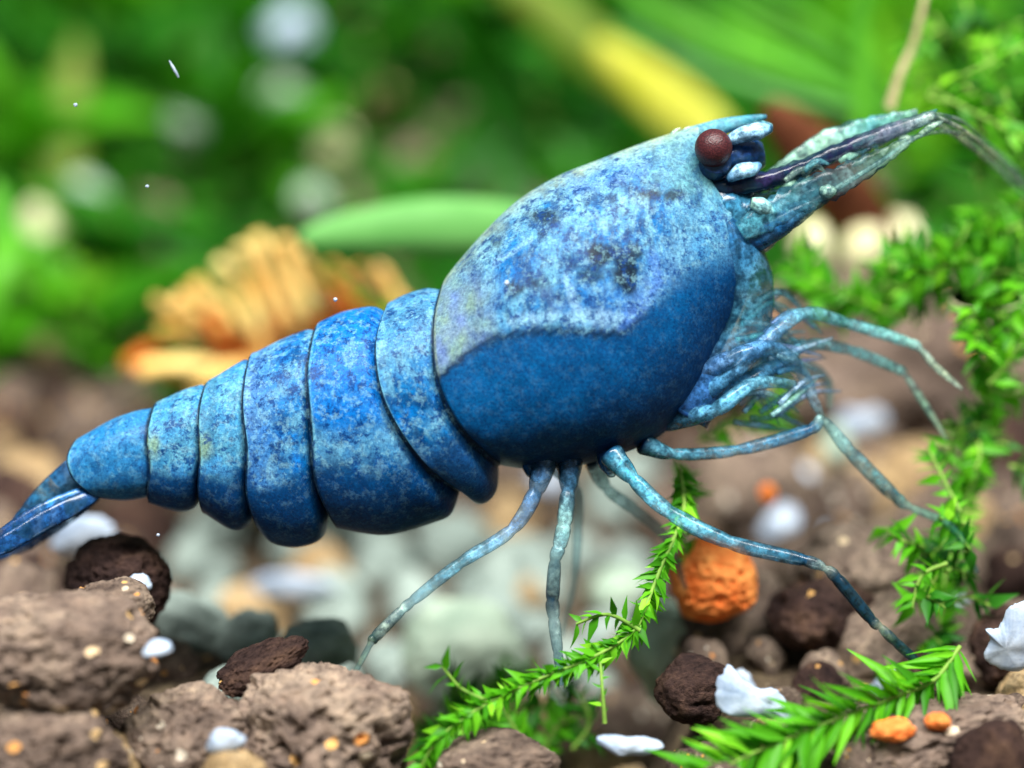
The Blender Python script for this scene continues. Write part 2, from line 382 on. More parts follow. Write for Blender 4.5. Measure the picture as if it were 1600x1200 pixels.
def build_body(root):
    verts, cols, rings = [], [], []
    def ring(pts, ws, colf):
        idx = []
        for i, (p, h) in enumerate(zip(pts, ws)):
            verts.append(W(p.x, p.y, h)); cols.append(colf(p, i)); idx.append(len(verts) - 1)
        b0 = idx[0]
        for i in range(MP - 1, 0, -1):
            p, h = pts[i], ws[i]
            verts.append(W(p.x, p.y, -h)); cols.append(cols[b0 + i]); idx.append(len(verts) - 1)
        rings.append(idx)
    tt = [(1 - math.cos(math.pi * i / MP)) / 2 for i in range(MP + 1)]
    for k, (kind, keys) in enumerate(SEGS):
        pr = PC if kind == 'c' else PA
        keyp = [(resample(c), wd) for c, wd in keys]
        nk = len(keyp); sub = 30 if k == 0 else (36 if nk == 3 else 26)
        if k == 0:          # closed front of the head
            p0, w0 = keyp[0]; cen = Vector((1122, 290))
            for f in (.15, .5, .8, .95):
                pts = [cen.lerp(p, f) for p in p0]
                ring(pts, [pr[i] * w0 * f for i in range(MP + 1)], lambda p, i: (*C['line'], .2))
        total = (nk - 1) * sub
        for s in range(total + 1):
            x = s / sub; i0 = min(int(x), nk - 2); q = x - i0
            ia, ib = max(0, i0 - 1), min(nk - 1, i0 + 2)
            def cr(a, b, d, e): return .5 * ((2 * b) + (d - a) * q + (2 * a - 5 * b + 4 * d - e) * q * q + (3 * b - a - 3 * d + e) * q ** 3)
            pts = [cr(keyp[ia][0][i], keyp[i0][0][i], keyp[i0 + 1][0][i], keyp[ib][0][i]) for i in range(MP + 1)]
            wd = cr(keyp[ia][1], keyp[i0][1], keyp[i0 + 1][1], keyp[ib][1])
            sf = s / total
            g = 1.0
            if k > 0: g = 1 - .06 * (1 - sst(0, .30, sf))           # slips in under the plate before it
            g += .018 * sst(.80, .96, sf) - .022 * sst(.97, 1.0, sf)  # lip of the plate
            mid = (pts[0] + pts[-1]) / 2
            gp = 1 - (1 - g) * .55
            pts = [mid + (p - mid) * (gp if i < MP * .7 else 1) for i, p in enumerate(pts)]
            ws = [pr[i] * wd * g * (1 + .012 * nz(p.x, p.y, 30, k)) for i, p in enumerate(pts)]
            if k == 0: cf = lambda p, i: pig_carapace(p.x, p.y, tt[i], sf)
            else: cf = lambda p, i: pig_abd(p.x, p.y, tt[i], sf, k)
            ring(pts, ws, cf)
        lastp, lastw = pts, ws
        mid = (pts[0] + pts[-1]) / 2
        fold = .885 if k < 6 else .6
        for f, sh in ((.985, 2), (fold, -3 if k < 6 else 0)):
            ps = [mid + (p - mid) * (1 - (1 - f) * (.6 if i < MP * .8 else .25)) + Vector((-sh if sh > 0 else 3, 0)) for i, p in enumerate(pts)]
            ring(ps, [h * f for h in ws], lambda p, i: (*C['line'], .1))
    n = 2 * MP
    f = []
    for a, b in zip(rings, rings[1:]):
        for i in range(n): j = (i + 1) % n; f.append((a[i], b[i], b[j], a[j]))
    for rg in (rings[0], rings[-1]): f.append(tuple(rg) if rg is rings[0] else tuple(reversed(rg)))
    return part('body', verts, f, M_SHELL, root, cols)

def tube(pts, seg=14, sub=7, cap=True, joint=0.0, flat=1.0, rough=.05):
    """pts: (u, v, n, r[, colour, alpha]) in the shrimp's plane; returns verts, faces, cols"""
    st = []
    k = len(pts)
    for i in range(k - 1):
        for s in range(sub):
            q = s / sub
            a, b, d, e = pts[max(0, i - 1)], pts[i], pts[i + 1], pts[min(k - 1, i + 2)]
            def cr(x): return .5 * (2 * b[x] + (d[x] - a[x]) * q + (2 * a[x] - 5 * b[x] + 4 * d[x] - e[x]) * q * q + (3 * b[x] - a[x] - 3 * d[x] + e[x]) * q ** 3)
            r = b[3] + (d[3] - b[3]) * q
            r *= 1 - joint * (1 - math.sin(math.pi * q)) ** 3
            cc = mixc(b[4], d[4], q); al = b[5] + (d[5] - b[5]) * q
            st.append((cr(0), cr(1), cr(2), r, cc, al))
    b = pts[-1]; st.append((b[0], b[1], b[2], b[3], b[4], b[5]))
    C3 = [W(x[0], x[1], x[2]) for x in st]
    v, f, c = [], [], []
    for i, x in enumerate(st):
        tg = (C3[min(i + 1, len(st) - 1)] - C3[max(i - 1, 0)]).normalized()
        side = tg.cross(FWD).normalized(); out_ = side.cross(tg).normalized()
        for j in range(seg):
            a = 2 * math.pi * j / seg
            rr = x[3] * PX * (1 + rough * noise.noise(Vector((x[0] / 14, x[1] / 14, j * .9))))
            v.append(C3[i] + side * math.cos(a) * rr + out_ * math.sin(a) * rr * flat)
            t = .5 + .5 * fbm(x[0] + 9 * math.cos(a), x[1] + 9 * math.sin(a), 20, 5)
            c.append((*mixc(x[4], mixc(x[4], (.5, .75, .8), .45 * min(1, sum(x[4]) * 1.3)), sst(.5, .85, t)), x[5]))
    for i in range(len(st) - 1):
        for j in range(seg):
            k2 = (j + 1) % seg
            f.append((i * seg + j, i * seg + k2, (i + 1) * seg + k2, (i + 1) * seg + j))
    f.append(tuple(reversed(range(seg)))); f.append(tuple(range((len(st) - 1) * seg, len(st) * seg)))
    return v, f, c
def limb(name, pts, root, **kw):
    v, f, c = tube(pts, **kw); return part(name, v, f, M_LIMB, root, c)
def blade(name, axis, root, thick=3.0, sub=6, seg=8):
    """flat paddle: axis = (u, v, n, half width, colour, alpha)"""
    v, f, c = tube(axis, seg=16, sub=sub, flat=.22); return part(name, v, f, M_LIMB, root, c)

shrimp = thing('shrimp', W(800, 1050), 'blue freshwater shrimp with mottled shell and dark red eye standing on thin legs', 'shrimp')
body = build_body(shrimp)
# rostrum
ros = [(985,262,0,14,C['teal'],1),(1060,222,0,16,C['teal'],1),(1120,200,0,13,lin(100,168,184),1),(1165,189,0,9,lin(60,130,150),1),(1198,182,0,3,lin(40,100,120),.9)]
v, f, c = tube(ros, seg=14, sub=8, flat=.7)
part('rostrum', v, f, M_SHELL, shrimp, [(x[0], x[1], x[2], .5) for x in c])
for i in range(9):
    u0 = 1050 + i * 16; v0 = 206 - (u0 - 1050) * .155
    limb('rostrum_tooth', [(u0, v0 + 6, 0, 5, C['teal'], 1), (u0 + 6, v0 - 2, 0, 3, lin(150, 180, 150), 1), (u0 + 14, v0 - 6, 0, .6, lin(160, 180, 140), 1)], shrimp, seg=6, sub=3)
# eyes on stalks
def ball(u, v, n, r, seg=28, squash=(1, 1, 1)):
    c0 = W(u, v, n); vs, fs = [], []
    for i in range(seg + 1):
        th = math.pi * i / seg
        for j in range(seg * 2):
            ph = math.pi * j / seg
            vs.append(c0 + RIGHT * (math.sin(th) * math.cos(ph) * r * PX * squash[0]) + UP * (math.cos(th) * r * PX * squash[1]) - FWD * (math.sin(th) * math.sin(ph) * r * PX * squash[2]))
    m = seg * 2
    for i in range(seg):
        for j in range(m): fs.append((i * m + j, (i + 1) * m + j, (i + 1) * m + (j + 1) % m, i * m + (j + 1) % m))
    return vs, fs
for sgn in (1, -1):
    vs, fs = ball(1109, 238, 76 * sgn, 29, squash=(1, 1.02, .95))
    e = part('eye', vs, fs, M_EYE, shrimp)
    vv, ff, cc = tube([(1100,268,30*sgn,24,C['line'],1),(1112,264,54*sgn,25,lin(16,40,84),1),(1114,256,70*sgn,24,lin(16,36,70),1)], seg=16, sub=5)
    part('eye_stalk', vv, ff, M_LIMB, e, cc)
dk, pu, bl, wt = lin(14, 20, 50), lin(34, 26, 62), lin(50, 116, 160), lin(150, 196, 232)
tl, gr, gh = lin(92, 156, 168), lin(150, 196, 176), lin(150, 176, 160)
for sgn, n0 in ((1, 38), (-1, -38)):
    a = limb('antennule', [(1095,292,n0,18,dk,1),(1140,296,n0*1.2,17,dk,1),(1195,284,n0*1.2,14,pu,1),(1255,262,n0*1.15,13,dk,.9),(1330,230,n0,13,pu,.8),(1400,203,n0*.9,13,lin(110,110,130),.7),(1455,184,n0*.8,7,gh,.7)], shrimp, joint=.12, rough=.35, sub=9)
    limb('antennule_flagellum', [(1450,184,n0*.8,5,gh,.7),(1500,196,n0-60,4,lin(210,216,180),.8),(1560,222,n0-140,4,lin(222,222,180),.8),(1620,256,n0-220,3,gh,.6),(1720,330,n0-330,1.5,gh,.5)], shrimp, seg=8)
    limb('antennule_flagellum', [(1450,180,n0*.8,4,gh,.6),(1510,184,n0-90,3.5,lin(170,190,170),.6),(1570,208,n0-200,3,gh,.6),(1660,262,n0-300,2,gh,.5)], shrimp, seg=8)
    limb('antennal_scale', [(1195,282,n0*1.2,8,gr,.7),(1235,255,n0*1.2,13,gr,.8),(1300,215,n0*1.15,15,gr,.75),(1370,190,n0*1.1,13,tl,.7),(1440,172,n0*1.0,6,gr,.6)] if sgn < 0 else
                           [(1150,366,n0*1.9,16,lin(60,130,150),.8),(1200,336,n0*2.0,24,lin(70,130,150),.6),(1270,302,n0*2.0,24,lin(60,100,110),.4),(1340,268,n0*1.8,17,lin(90,120,120),.3),(1410,226,n0*1.5,7,gh,.3)], shrimp, flat=.3, sub=9, rough=.5)
    limb('antenna_base', [(1110,385,n0*.4,26,C['deep'],1),(1165,378,n0*1.1,26,C['deep'],1),(1225,345,n0*1.6,20,lin(30,84,130),.9),(1262,322,n0*1.6,12,tl,.7)], shrimp, joint=.1)
limb('antenna', [(1240,335,64,9,tl,.7),(1290,305,72,5,gh,.5),(1360,262,60,4,gh,.45),(1440,212,20,3.5,gh,.5),(1520,206,-60,3.5,lin(220,222,180),.8),(1580,236,-140,3.5,lin(226,224,180),.8),(1660,290,-230,2,gh,.6)], shrimp, seg=8)
for i in range(26):       # ragged setae along the antennal scales and peduncles
    q = R.random(); u0, v0 = 1200 + 230 * q, 300 - 110 * q + R.uniform(-16, 26); n0 = R.uniform(-50, 70)
    cc = (gr, tl, gh, pu)[i % 4]; du = R.uniform(16, 44)
    limb('antenna_bristle', [(u0, v0, n0, 5, cc, .7), (u0 + du * .5, v0 - du * .3 + R.uniform(-6, 6), n0 + 5, 6, cc, .6), (u0 + du, v0 - du * .45 + R.uniform(-10, 10), n0, 2, cc, .4)], shrimp, seg=7, sub=4, rough=.4)
# pale plates beside the eye; shine of the white ones put into their colour
for (pts) in ([(1132,226,52,8,wt,1),(1155,216,60,13,wt,1),(1180,210,62,14,wt,1),(1200,206,60,6,bl,1)], [(1132,286,66,6,bl,1),(1150,274,74,13,wt,1),(1168,270,74,12,wt,1),(1182,262,70,4,bl,1)],
              [(1166,322,78,8,gr,1),(1180,326,76,14,lin(140,196,204),1),(1194,334,74,12,lin(150,204,204),1),(1204,340,78,4,tl,1)], [(1272,304,80,6,gr,.9),(1284,305,84,12,lin(160,200,190),.9),(1296,304,80,5,gr,.9)],
              [(1165,205,20,10,tl,1),(1190,202,24,12,tl,1),(1205,200,24,4,tl,1)]):
    limb('antenna_plate', pts, shrimp, sub=5)
limb('face', [(1085,300,0,40,C['line'],1),(1125,325,0,52,lin(40,100,136),1),(1172,350,0,50,lin(56,116,144),.95),(1222,328,0,34,lin(50,108,136),.85),(1280,296,0,16,tl,.6)], shrimp, sub=8, flat=1.25, rough=.12)
limb('face', [(1070,250,0,26,C['line'],1),(1120,250,0,34,lin(14,44,90),1),(1165,244,0,33,lin(16,50,104),1),(1192,240,0,20,lin(30,60,110),1)], shrimp, sub=7, flat=1.6, rough=.1)
# face below the eye, between carapace edge and mouthparts
limb('cheek', [(1105,335,20,38,C['deep'],1),(1146,395,22,42,lin(36,90,132),.9),(1168,450,22,40,lin(54,110,140),.55),(1156,520,22,40,lin(60,116,140),.42),(1106,590,22,38,lin(50,100,160),.8),(1070,650,20,40,C['navy'],1)], shrimp, sub=8, flat=1.3)
b1, b2, b3 = lin(84, 150, 196), lin(120, 190, 208), lin(64, 120, 150)
LEGS = [
 # name, joints
 ('walking_leg', [(850,715,60,26,C['navy'],1),(836,765,80,20,lin(60,100,140),.75),(800,822,95,16,lin(110,150,200),.75),(722,872,110,15,lin(120,190,220),.6),(648,930,120,13,lin(50,80,100),.35),(634,942,122,12,lin(170,190,180),.8),(592,984,128,14,lin(18,42,42),.85),(584,996,129,8,lin(120,140,110),.6),(548,1064,134,5,lin(110,120,110),.35)]),
 ('walking_leg', [(890,715,50,26,C['navy'],1),(886,765,70,19,lin(50,90,120),.8),(880,815,80,19,lin(150,200,200),.8),(872,850,84,17,lin(160,210,220),.8),(866,870,86,15,lin(60,84,90),.45),(862,930,90,17,lin(14,22,28),.85),(864,958,91,15,lin(150,170,170),.6),(870,1010,94,13,lin(50,76,80),.55),(876,1060,96,7,lin(60,90,90),.5)]),
 ('walking_leg', [(950,705,80,26,C['navy'],1),(985,745,96,19,lin(70,160,190),.95),(1040,795,105,19,lin(110,190,214),.95),(1130,840,112,19,lin(64,130,160),.85),(1245,868,118,16,lin(14,50,76),.9),(1275,880,119,9,lin(160,180,170),.7),(1292,894,120,16,lin(8,22,30),.95),(1345,958,124,14,lin(12,30,36),.9),(1358,968,124,9,lin(130,150,120),.6),(1380,990,126,13,lin(10,40,34),.85),(1455,1058,130,7,lin(14,44,36),.8)]),
 ('walking_leg', [(1000,690,40,24,C['navy'],1),(1050,708,30,15,lin(110,190,220),.95),(1150,703,15,15,lin(70,150,190),.9),(1265,672,0,17,lin(34,96,140),.9),(1285,655,-5,10,lin(150,190,180),.7),(1330,705,-20,18,lin(80,130,140),.65),(1405,778,-40,17,lin(44,96,100),.75),(1430,795,-45,10,lin(120,160,140),.6),(1500,830,-60,11,lin(60,130,100),.6),(1540,900,-70,5,lin(60,130,100),.6)]),
 ('claw_leg', [(1050,650,10,22,C['navy'],1),(1130,590,70,22,b1,.8),(1195,530,84,20,lin(110,160,220),.75),(1255,490,95,17,b2,.85),(1330,504,95,15,lin(120,200,210),.9),(1432,534,92,14,lin(140,210,200),.85),(1452,546,91,8,gh,.7),(1475,572,88,11,lin(190,210,180),.6),(1518,608,84,3,lin(210,220,190),.6)]),
 ('claw_leg', [(1060,650,0,22,C['navy'],1),(1150,605,50,24,b1,.85),(1220,565,56,20,b1,.8),(1265,538,58,15,b2,.85),(1340,546,58,14,lin(110,200,210),.9),(1418,576,55,14,lin(150,214,200),.85),(1432,586,54,8,gh,.7),(1462,630,50,11,lin(150,190,160),.6),(1500,690,44,3,lin(190,206,170),.6)]),
 ('mouth_leg', [(1060,600,20,20,C['navy'],1),(1140,560,84,23,lin(90,140,200),.85),(1200,545,90,20,b1,.75),(1250,580,92,17,lin(110,160,180),.6),(1272,625,92,14,lin(170,196,220),.65),(1288,652,90,6,gh,.6)]),
 ('mouth_leg', [(1090,610,-40,22,lin(60,110,180),1),(1150,560,-46,22,lin(70,120,170),.8),(1240,560,-50,18,b3,.6),(1310,590,-50,14,lin(60,96,96),.6),(1320,640,-50,6,gh,.5)]),
 ('mouth_leg', [(1035,660,20,20,C['navy'],1),(1110,640,80,20,lin(90,160,200),.9),(1170,600,90,18,lin(110,180,210),.8),(1240,600,90,9,lin(120,180,200),.7)]),
 ('walking_leg', [(930,720,-40,22,C['navy'],1),(950,765,-60,15,lin(150,190,180),.5),(995,800,-80,16,lin(70,110,120),.6),(1050,850,-110,12,lin(80,100,100),.35),(1080,930,-140,6,lin(80,100,100),.3)]),
 ('walking_leg', [(860,720,-40,22,C['navy'],1),(900,765,-70,15,lin(80,120,150),.5),(905,830,-100,13,lin(100,130,140),.3),(900,920,-130,8,lin(100,120,130),.25),(880,1010,-150,4,gh,.25)]),
]
for nm, pts in LEGS:
    gho = .95 if nm in ('claw_leg', 'mouth_leg') else 1.0
    if gho < 1: pts = [(a, b, c_ - 170 * sst(1110, 1400, a), r_, cc, al * (gho if i > 1 else .9)) for i, (a, b, c_, r_, cc, al) in enumerate(pts)]
    limb(nm, [(a, b, c_, r_ * (.66 if i else .85), cc, min(1, al * (1.1 if sum(cc) < .35 else .66) if i > 1 else al)) for i, (a, b, c_, r_, cc, al) in enumerate(pts)], shrimp, joint=.2, sub=10, rough=.05)
for i in range(60):       # fine bristles round the mouth
    u0, v0 = R.uniform(1080, 1215), R.uniform(490, 660)
    u0 = max(u0, 1172 - (v0 - 480) * .5)
    n0 = R.uniform(-30, 45); du, dv = R.uniform(40, 120), R.uniform(-70, 20)
    cc = lin(R.randint(90, 170), R.randint(150, 200), R.randint(190, 225))
    limb('mouth_bristle', [(u0, v0, n0, 5, cc, .5), (u0 + du * .5, v0 + dv * .7 + R.uniform(-15, 15), n0 - 20, 5, cc, .38), (u0 + du, v0 + dv * .8 + R.uniform(-20, 40), n0 - 70, 1.5, cc, .3)], shrimp, seg=7, rough=.35)
for (u, v_, n) in ((836,742,66),(888,742,56),(952,735,76)):
    limb('leg_hip', [(u-8,v_-50,n-40,20,C['navy'],1),(u-3,v_-16,n-14,18,lin(20,56,110),1),(u,v_-2,n-4,12,lin(40,84,130),.9),(u+1,v_+8,n-4,4,lin(60,110,150),.8)], shrimp, sub=5)
# tail fan
tb, tb2 = lin(24, 92, 160), lin(20, 62, 112)
for nm, pts in (('telson', [(158,728,0,16,tb2,1),(120,738,0,26,tb2,1),(76,778,0,25,lin(28,80,110),.95),(40,815,0,20,tb2,.95),(4,852,0,9,tb2,.9)]),
                ('uropod', [(172,752,6,8,tb2,1),(145,768,30,13,tb2,1),(112,784,44,17,lin(40,110,176),1),(66,808,52,20,tb2,.95),(20,838,58,18,lin(16,46,90),.95),(-22,864,62,8,tb2,.9)]),
                ('uropod', [(172,756,8,8,tb2,1),(148,772,32,12,tb2,1),(118,790,50,15,tb2,1),(74,814,60,16,tb2,.95),(24,844,68,15,tb2,.9),(-24,868,76,7,tb2,.9)]),
                ('uropod', [(148,760,-34,16,tb,1),(110,780,-46,21,tb2,1),(62,812,-56,22,tb2,.95),(16,842,-62,20,tb2,.9),(-24,868,-66,8,tb2,.9)]),
                ('uropod', [(148,764,-46,14,tb,1),(112,790,-66,18,tb2,1),(66,820,-82,20,tb2,.9),(20,850,-94,18,tb2,.9),(-24,876,-100,8,tb2,.9)])):
    limb(nm, pts, shrimp, flat=.3, sub=8)

# ------------------------------------------------------------------ stones
def ico(sub):
    t = (1 + 5 ** .5) / 2
    v = [Vector(p).normalized() for p in ((-1,t,0),(1,t,0),(-1,-t,0),(1,-t,0),(0,-1,t),(0,1,t),(0,-1,-t),(0,1,-t),(t,0,-1),(t,0,1),(-t,0,-1),(-t,0,1))]
    f = [(0,11,5),(0,5,1),(0,1,7),(0,7,10),(0,10,11),(1,5,9),(5,11,4),(11,10,2),(10,7,6),(7,1,8),(3,9,4),(3,4,2),(3,2,6),(3,6,8),(3,8,9),(4,9,5),(2,4,11),(6,2,10),(8,6,7),(9,8,1)]
    for _ in range(sub):
        cache, nf = {}, []
        def m(a, b):
            k = (min(a, b), max(a, b))
            if k not in cache: v.append(((v[a] + v[b]) / 2).normalized()); cache[k] = len(v) - 1
            return cache[k]
        for a, b, c in f:
            x, y, z = m(a, b), m(b, c), m(c, a); nf += [(a, x, z), (b, y, x), (c, z, y), (x, y, z)]
        f = nf
    return v, f
ICO = {k: ico(k) for k in (3, 4, 5, 6)}
def stone_mesh(name, seed, sub, rough=.22, pits=.12, blocky=.0):
    v0, f = ICO[sub]; o = []
    off = Vector((seed * 3.7, seed * 1.3, seed * 7.1))
    for p in v0:
        d = 1 + rough * noise.noise(p * 1.1 + off) + rough * .55 * noise.noise(p * 2.4 + off) + rough * .28 * noise.noise(p * 5.5 + off) + rough * .15 * noise.noise(p * 12 + off)
        h = noise.noise(p * 3.3 + off * 2)
        if h > .28: d -= pits * min(1, (h - .28) * 4)
        if sub > 4:
            h = noise.noise(p * 8.5 + off * 3)
            if h > .26: d -= pits * .7 * min(1, (h - .26) * 5)
            d += .022 * noise.noise(p * 17 + off) + .016 * noise.noise(p * 34 + off)
        q = p * d
        if blocky:
            for ax in (Vector((1, .2, .3)).normalized(), Vector((-.4, 1, .1)).normalized(), Vector((.1, -.5, 1)).normalized(), Vector((-.7, -.6, .5)).normalized()):
                a = q.dot(ax)
                if a > .72: q = q - ax * (a - .72) * blocky
                if a < -.72: q = q - ax * (a + .72) * blocky
        o.append(q)
    return mesh_data(name, o, f)
def put(o, loc, scale, rot=None):
    o.location = Vector(loc) * S; o.scale = scale
    o.rotation_euler = rot or (R.uniform(0, 6.3), R.uniform(0, 6.3), R.uniform(0, 6.3))
seedc = [0]
def stone(name, u, v, ru, rv, n, m, label, cat, sub=5, rough=.22, pits=.12, blocky=.3, dep=None, rot=None, group=None):
    if n is None: n = proj(G(u, v + rv * .7))[2] + .3 * rv * PX
    seedc[0] += 1
    me = stone_mesh(name, seedc[0], sub, rough, pits, blocky)
    o = link(name, me, m); k = pxmm(n)
    put(o, P(u, v, n), (ru * k, (dep or (ru + rv) / 2) * k, rv * k), rot or (-PITCH * .5, R.uniform(-.15, .15), R.uniform(-.3, .3)))
    return tag(o, label, cat, group)
# near granules
stone('soil_granule', 95, 1022, 160, 98, 4.6, M_SOIL, 'big rounded brown soil granule with a smooth dark flank, below the tail tip', 'granule', sub=6)
stone('soil_granule', 185, 908, 88, 72, -1.5, M_DARK, 'dark brown soil granule under the tail, smudged with white', 'granule')
stone('soil_granule', 75, 1190, 128, 92, 5.5, M_SOIL, 'brown soil granule with ochre flecks, below the big rounded one', 'granule', sub=6)
stone('soil_granule', 512, 1150, 146, 118, 3.4, M_SOIL, 'pitted brown soil granule with many ochre and white flecks, dark cracks', 'granule', sub=6, rough=.25, pits=.18)
stone('soil_granule', 300, 1160, 112, 90, 3.6, M_SOIL, 'brown soil granule wedged against the pitted ochre-flecked one', 'granule', sub=6, rough=.28)
stone('soil_granule', 410, 1040, 84, 30, 2.0, M_DARK, 'thin slanting brown soil fragment behind the pitted ochre-flecked granule', 'granule', rot=(0, -.45, .2))
stone('soil_granule', 770, 1196, 105, 50, 3.4, M_SOIL, 'low brown soil granule beside the creeping moss stem', 'granule')
stone('soil_granule', 175, 955, 70, 50, 2.4, M_SOIL, 'small brown soil granule leaning on the big rounded one', 'granule')
# behind and to the side
stone('soil_granule', 1180, 765, 92, 92, None, M_SOIL, 'round light brown soil granule under the front legs, with an orange fleck', 'granule', sub=4)
stone('soil_granule', 1345, 905, 105, 88, -5.5, M_SOIL, 'light brown soil granule behind the stretched front walking leg', 'granule', sub=4)
stone('soil_granule', 1285, 960, 86, 62, -3.5, M_DARK, 'dark brown soil granule next to the orange stone', 'granule', sub=4)
stone('soil_granule', 1086, 1078, 66, 52, 0.8, M_DARK, 'dark brown soil granule between the white flake and the moss stem', 'granule', sub=4)
stone('soil_granule', 1450, 1160, 165, 84, 2.6, M_SOIL, 'brown soil granule with orange patches under the feathery moss frond', 'granule', sub=6)
stone('soil_granule', 1570, 1010, 60, 60, -2, M_DARK, 'dark soil granule beside the jagged white flake', 'granule', sub=4)
stone('soil_granule', 1575, 720, 70, 75, None, M_DARK, 'dark soil granule behind the upright moss stem', 'granule', sub=4)
stone('soil_granule', 1320, 730, 66, 55, None, M_TAN, 'tan soil granule behind the bent front leg', 'granule', sub=4)
stone('soil_granule', 1425, 740, 58, 52, None, M_TAN, 'pale ochre soil granule next to the upright moss stem', 'granule', sub=4)
stone('orange_stone', 1112, 905, 76, 66, -3.4, M_ORANGE, 'bright orange rough stone under the stretched front walking leg', 'stone', rough=.16)
stone('orange_stone', 1395, 1140, 36, 18, 4.4, M_ORANGE, 'small orange crumb on the brown granule below the feathery moss', 'stone', sub=4)
stone('orange_stone', 1465, 1128, 22, 14, 4.4, M_ORANGE, 'tiny orange crumb beside the dark hollow below the feathery moss', 'stone', sub=4)
stone('orange_stone', 1200, 772, 15, 17, -10.2, M_ORANGE, 'tiny orange crumb stuck on the round light brown granule', 'stone', sub=3)
# pale pieces
stone('pale_pebble', 725, 1020, 104, 80, -11, M_PALE, 'large pale green-white pebble behind the two middle legs', 'pebble', sub=4, pits=0)
stone('pale_pebble', 1040, 1015, 62, 82, -6, M_PALE, 'pale grey-green pebble behind the moss stem under the orange stone', 'pebble', sub=4, pits=0)
stone('pale_pebble', 965, 925, 46, 42, None, M_PALE, 'small pale pebble beside the straight middle leg', 'pebble', sub=4, pits=0)
stone('pale_pebble', 790, 930, 64, 38, None, M_TAN, 'tan pebble with a white end between the two middle legs', 'pebble', sub=4, pits=0)
for (u, v_, a, b_, n, lb) in ((1268,385,32,44,-22,'oval cream pebble at the head end of the cream pebble row'), (1345,385,38,46,-23,'broad cream pebble in the middle of the cream pebble row'), (1405,372,34,38,-24,'cream pebble at the mossy end of the cream pebble row')):
    stone('cream_pebble', u, v_, a, b_, n, M_CREAM, lb, 'pebble', sub=4, pits=0, rough=.12)
stone('brown_rock', 1370, 560, 260, 150, -29, M_SOIL, 'blurred brown rock rising behind the moss and the cream pebbles', 'rock', sub=4)
def flake(u, v, n, pts, m, label, thick=.22, tilt=0.0):
    seedc[0] += 1; k = pxmm(n)
    c0 = P(u, v, n); dirx = RIGHT; diry = (UP * math.cos(tilt) - FWD * math.sin(tilt)); dn = dirx.cross(diry)
    for _ in range(2):
        pts = [q for i in range(len(pts)) for q in (tuple(Vector(pts[i]).lerp(Vector(pts[(i + 1) % len(pts)]), .2)), tuple(Vector(pts[i]).lerp(Vector(pts[(i + 1) % len(pts)]), .8)))]
    fine = []
    for i in range(len(pts)):
        a, b = Vector(pts[i]), Vector(pts[(i + 1) % len(pts)])
        for q in (0, .5):
            fine.append(a.lerp(b, q) * (1 + .10 * noise.noise(Vector((a.x + q * 9, a.y + q * 5, seedc[0])))))
    pts = [(x.x, x.y) for x in fine]
    vs, fs = [], []; m_ = len(pts)
    for s in (1, -1):
        for ring_ in (1.0, .93, .72, .4):
            for (a, b) in pts:
                h = .16 * noise.noise(Vector((a * .03 * ring_, b * .03 * ring_, seedc[0])))
                vs.append(c0 + (dirx * a + diry * b) * k * ring_ + dn * (s * thick * math.sqrt(1.02 - ring_ ** 2 * .97) + h))
        vs.append(c0 + dn * s * thick)
    h = 4 * m_ + 1
    for s in (0, 1):
        o = s * h
        for i in range(m_):
            j = (i + 1) % m_
            q = [(o + r_ * m_ + i, o + r_ * m_ + j, o + (r_ + 1) * m_ + j, o + (r_ + 1) * m_ + i) for r_ in range(3)] + [(o + 3 * m_ + i, o + 3 * m_ + j, o + 4 * m_)]
            fs += [tuple(reversed(x)) if s else x for x in q]
    for i in range(m_): j = (i + 1) % m_; fs.append((i, h + i, h + j, j))
    o = link('shell_flake', mesh_data('shell_flake', [x - c0 for x in vs], fs), m)
    o.location = c0 * S
    return tag(o, label, 'shell flake')
flake(1182, 1088, 3.2, [(-62,-28),(-66,20),(-44,55),(-30,34),(2,10),(28,16),(52,-14),(66,-38),(10,-34)], M_WHITE, 'jagged bluish-white shell flake beside the feathery moss frond')
flake(985, 1166, 4.0, [(-56,8),(-40,16),(10,18),(56,2),(40,-8),(10,-14),(-30,-8)], M_WHITE, 'thin white shell sliver lying below the moss stem', tilt=.5)
flake(1570, 1010, 1.0, [(-36,-24),(-20,10),(-34,30),(-10,26),(4,70),(40,80),(50,-30),(10,-44)], M_WHITE, 'large jagged white shell flake beside the dark granule', tilt=.3)
flake(128, 838, -8, [(-52,-22),(-40,22),(-6,38),(46,30),(56,0),(34,-24),(-10,-38)], M_WHITE, 'white shell flake under the tail fan', tilt=.4)
flake(215, 912, 0.2, [(-22,-14),(-10,16),(14,16),(24,-4),(10,-18)], M_WHITE, 'tiny white chip on the dark granule under the tail', tilt=.4)
flake(450, 918, -19, [(-70,-16),(-50,20),(0,26),(66,18),(80,-8),(20,-22)], M_WHITE, 'bluish-white shell flake on the bed below the abdomen', tilt=.6)
flake(1345, 660, -22, [(-44,-20),(-30,22),(0,16),(24,26),(46,4),(20,-26)], M_WHITE, 'small white shell flake behind the front claws', tilt=.4)
flake(1310, 690, -18, [(-18,-40),(-30,10),(-8,36),(16,20),(26,-34)], M_PALE, 'upright pale shell chip behind the bent front leg', tilt=.2)
flake(352, 1160, 5.8, [(-34,-18),(-20,20),(16,24),(36,2),(14,-22)], M_WHITE, 'tiny white chip on the wedged brown granule', tilt=.6)
flake(245, 1012, 6.0, [(-26,-9),(-10,10),(20,8),(26,-4),(6,-10)], M_WHITE, 'thin bluish-white chip on the big rounded granule', tilt=.6)
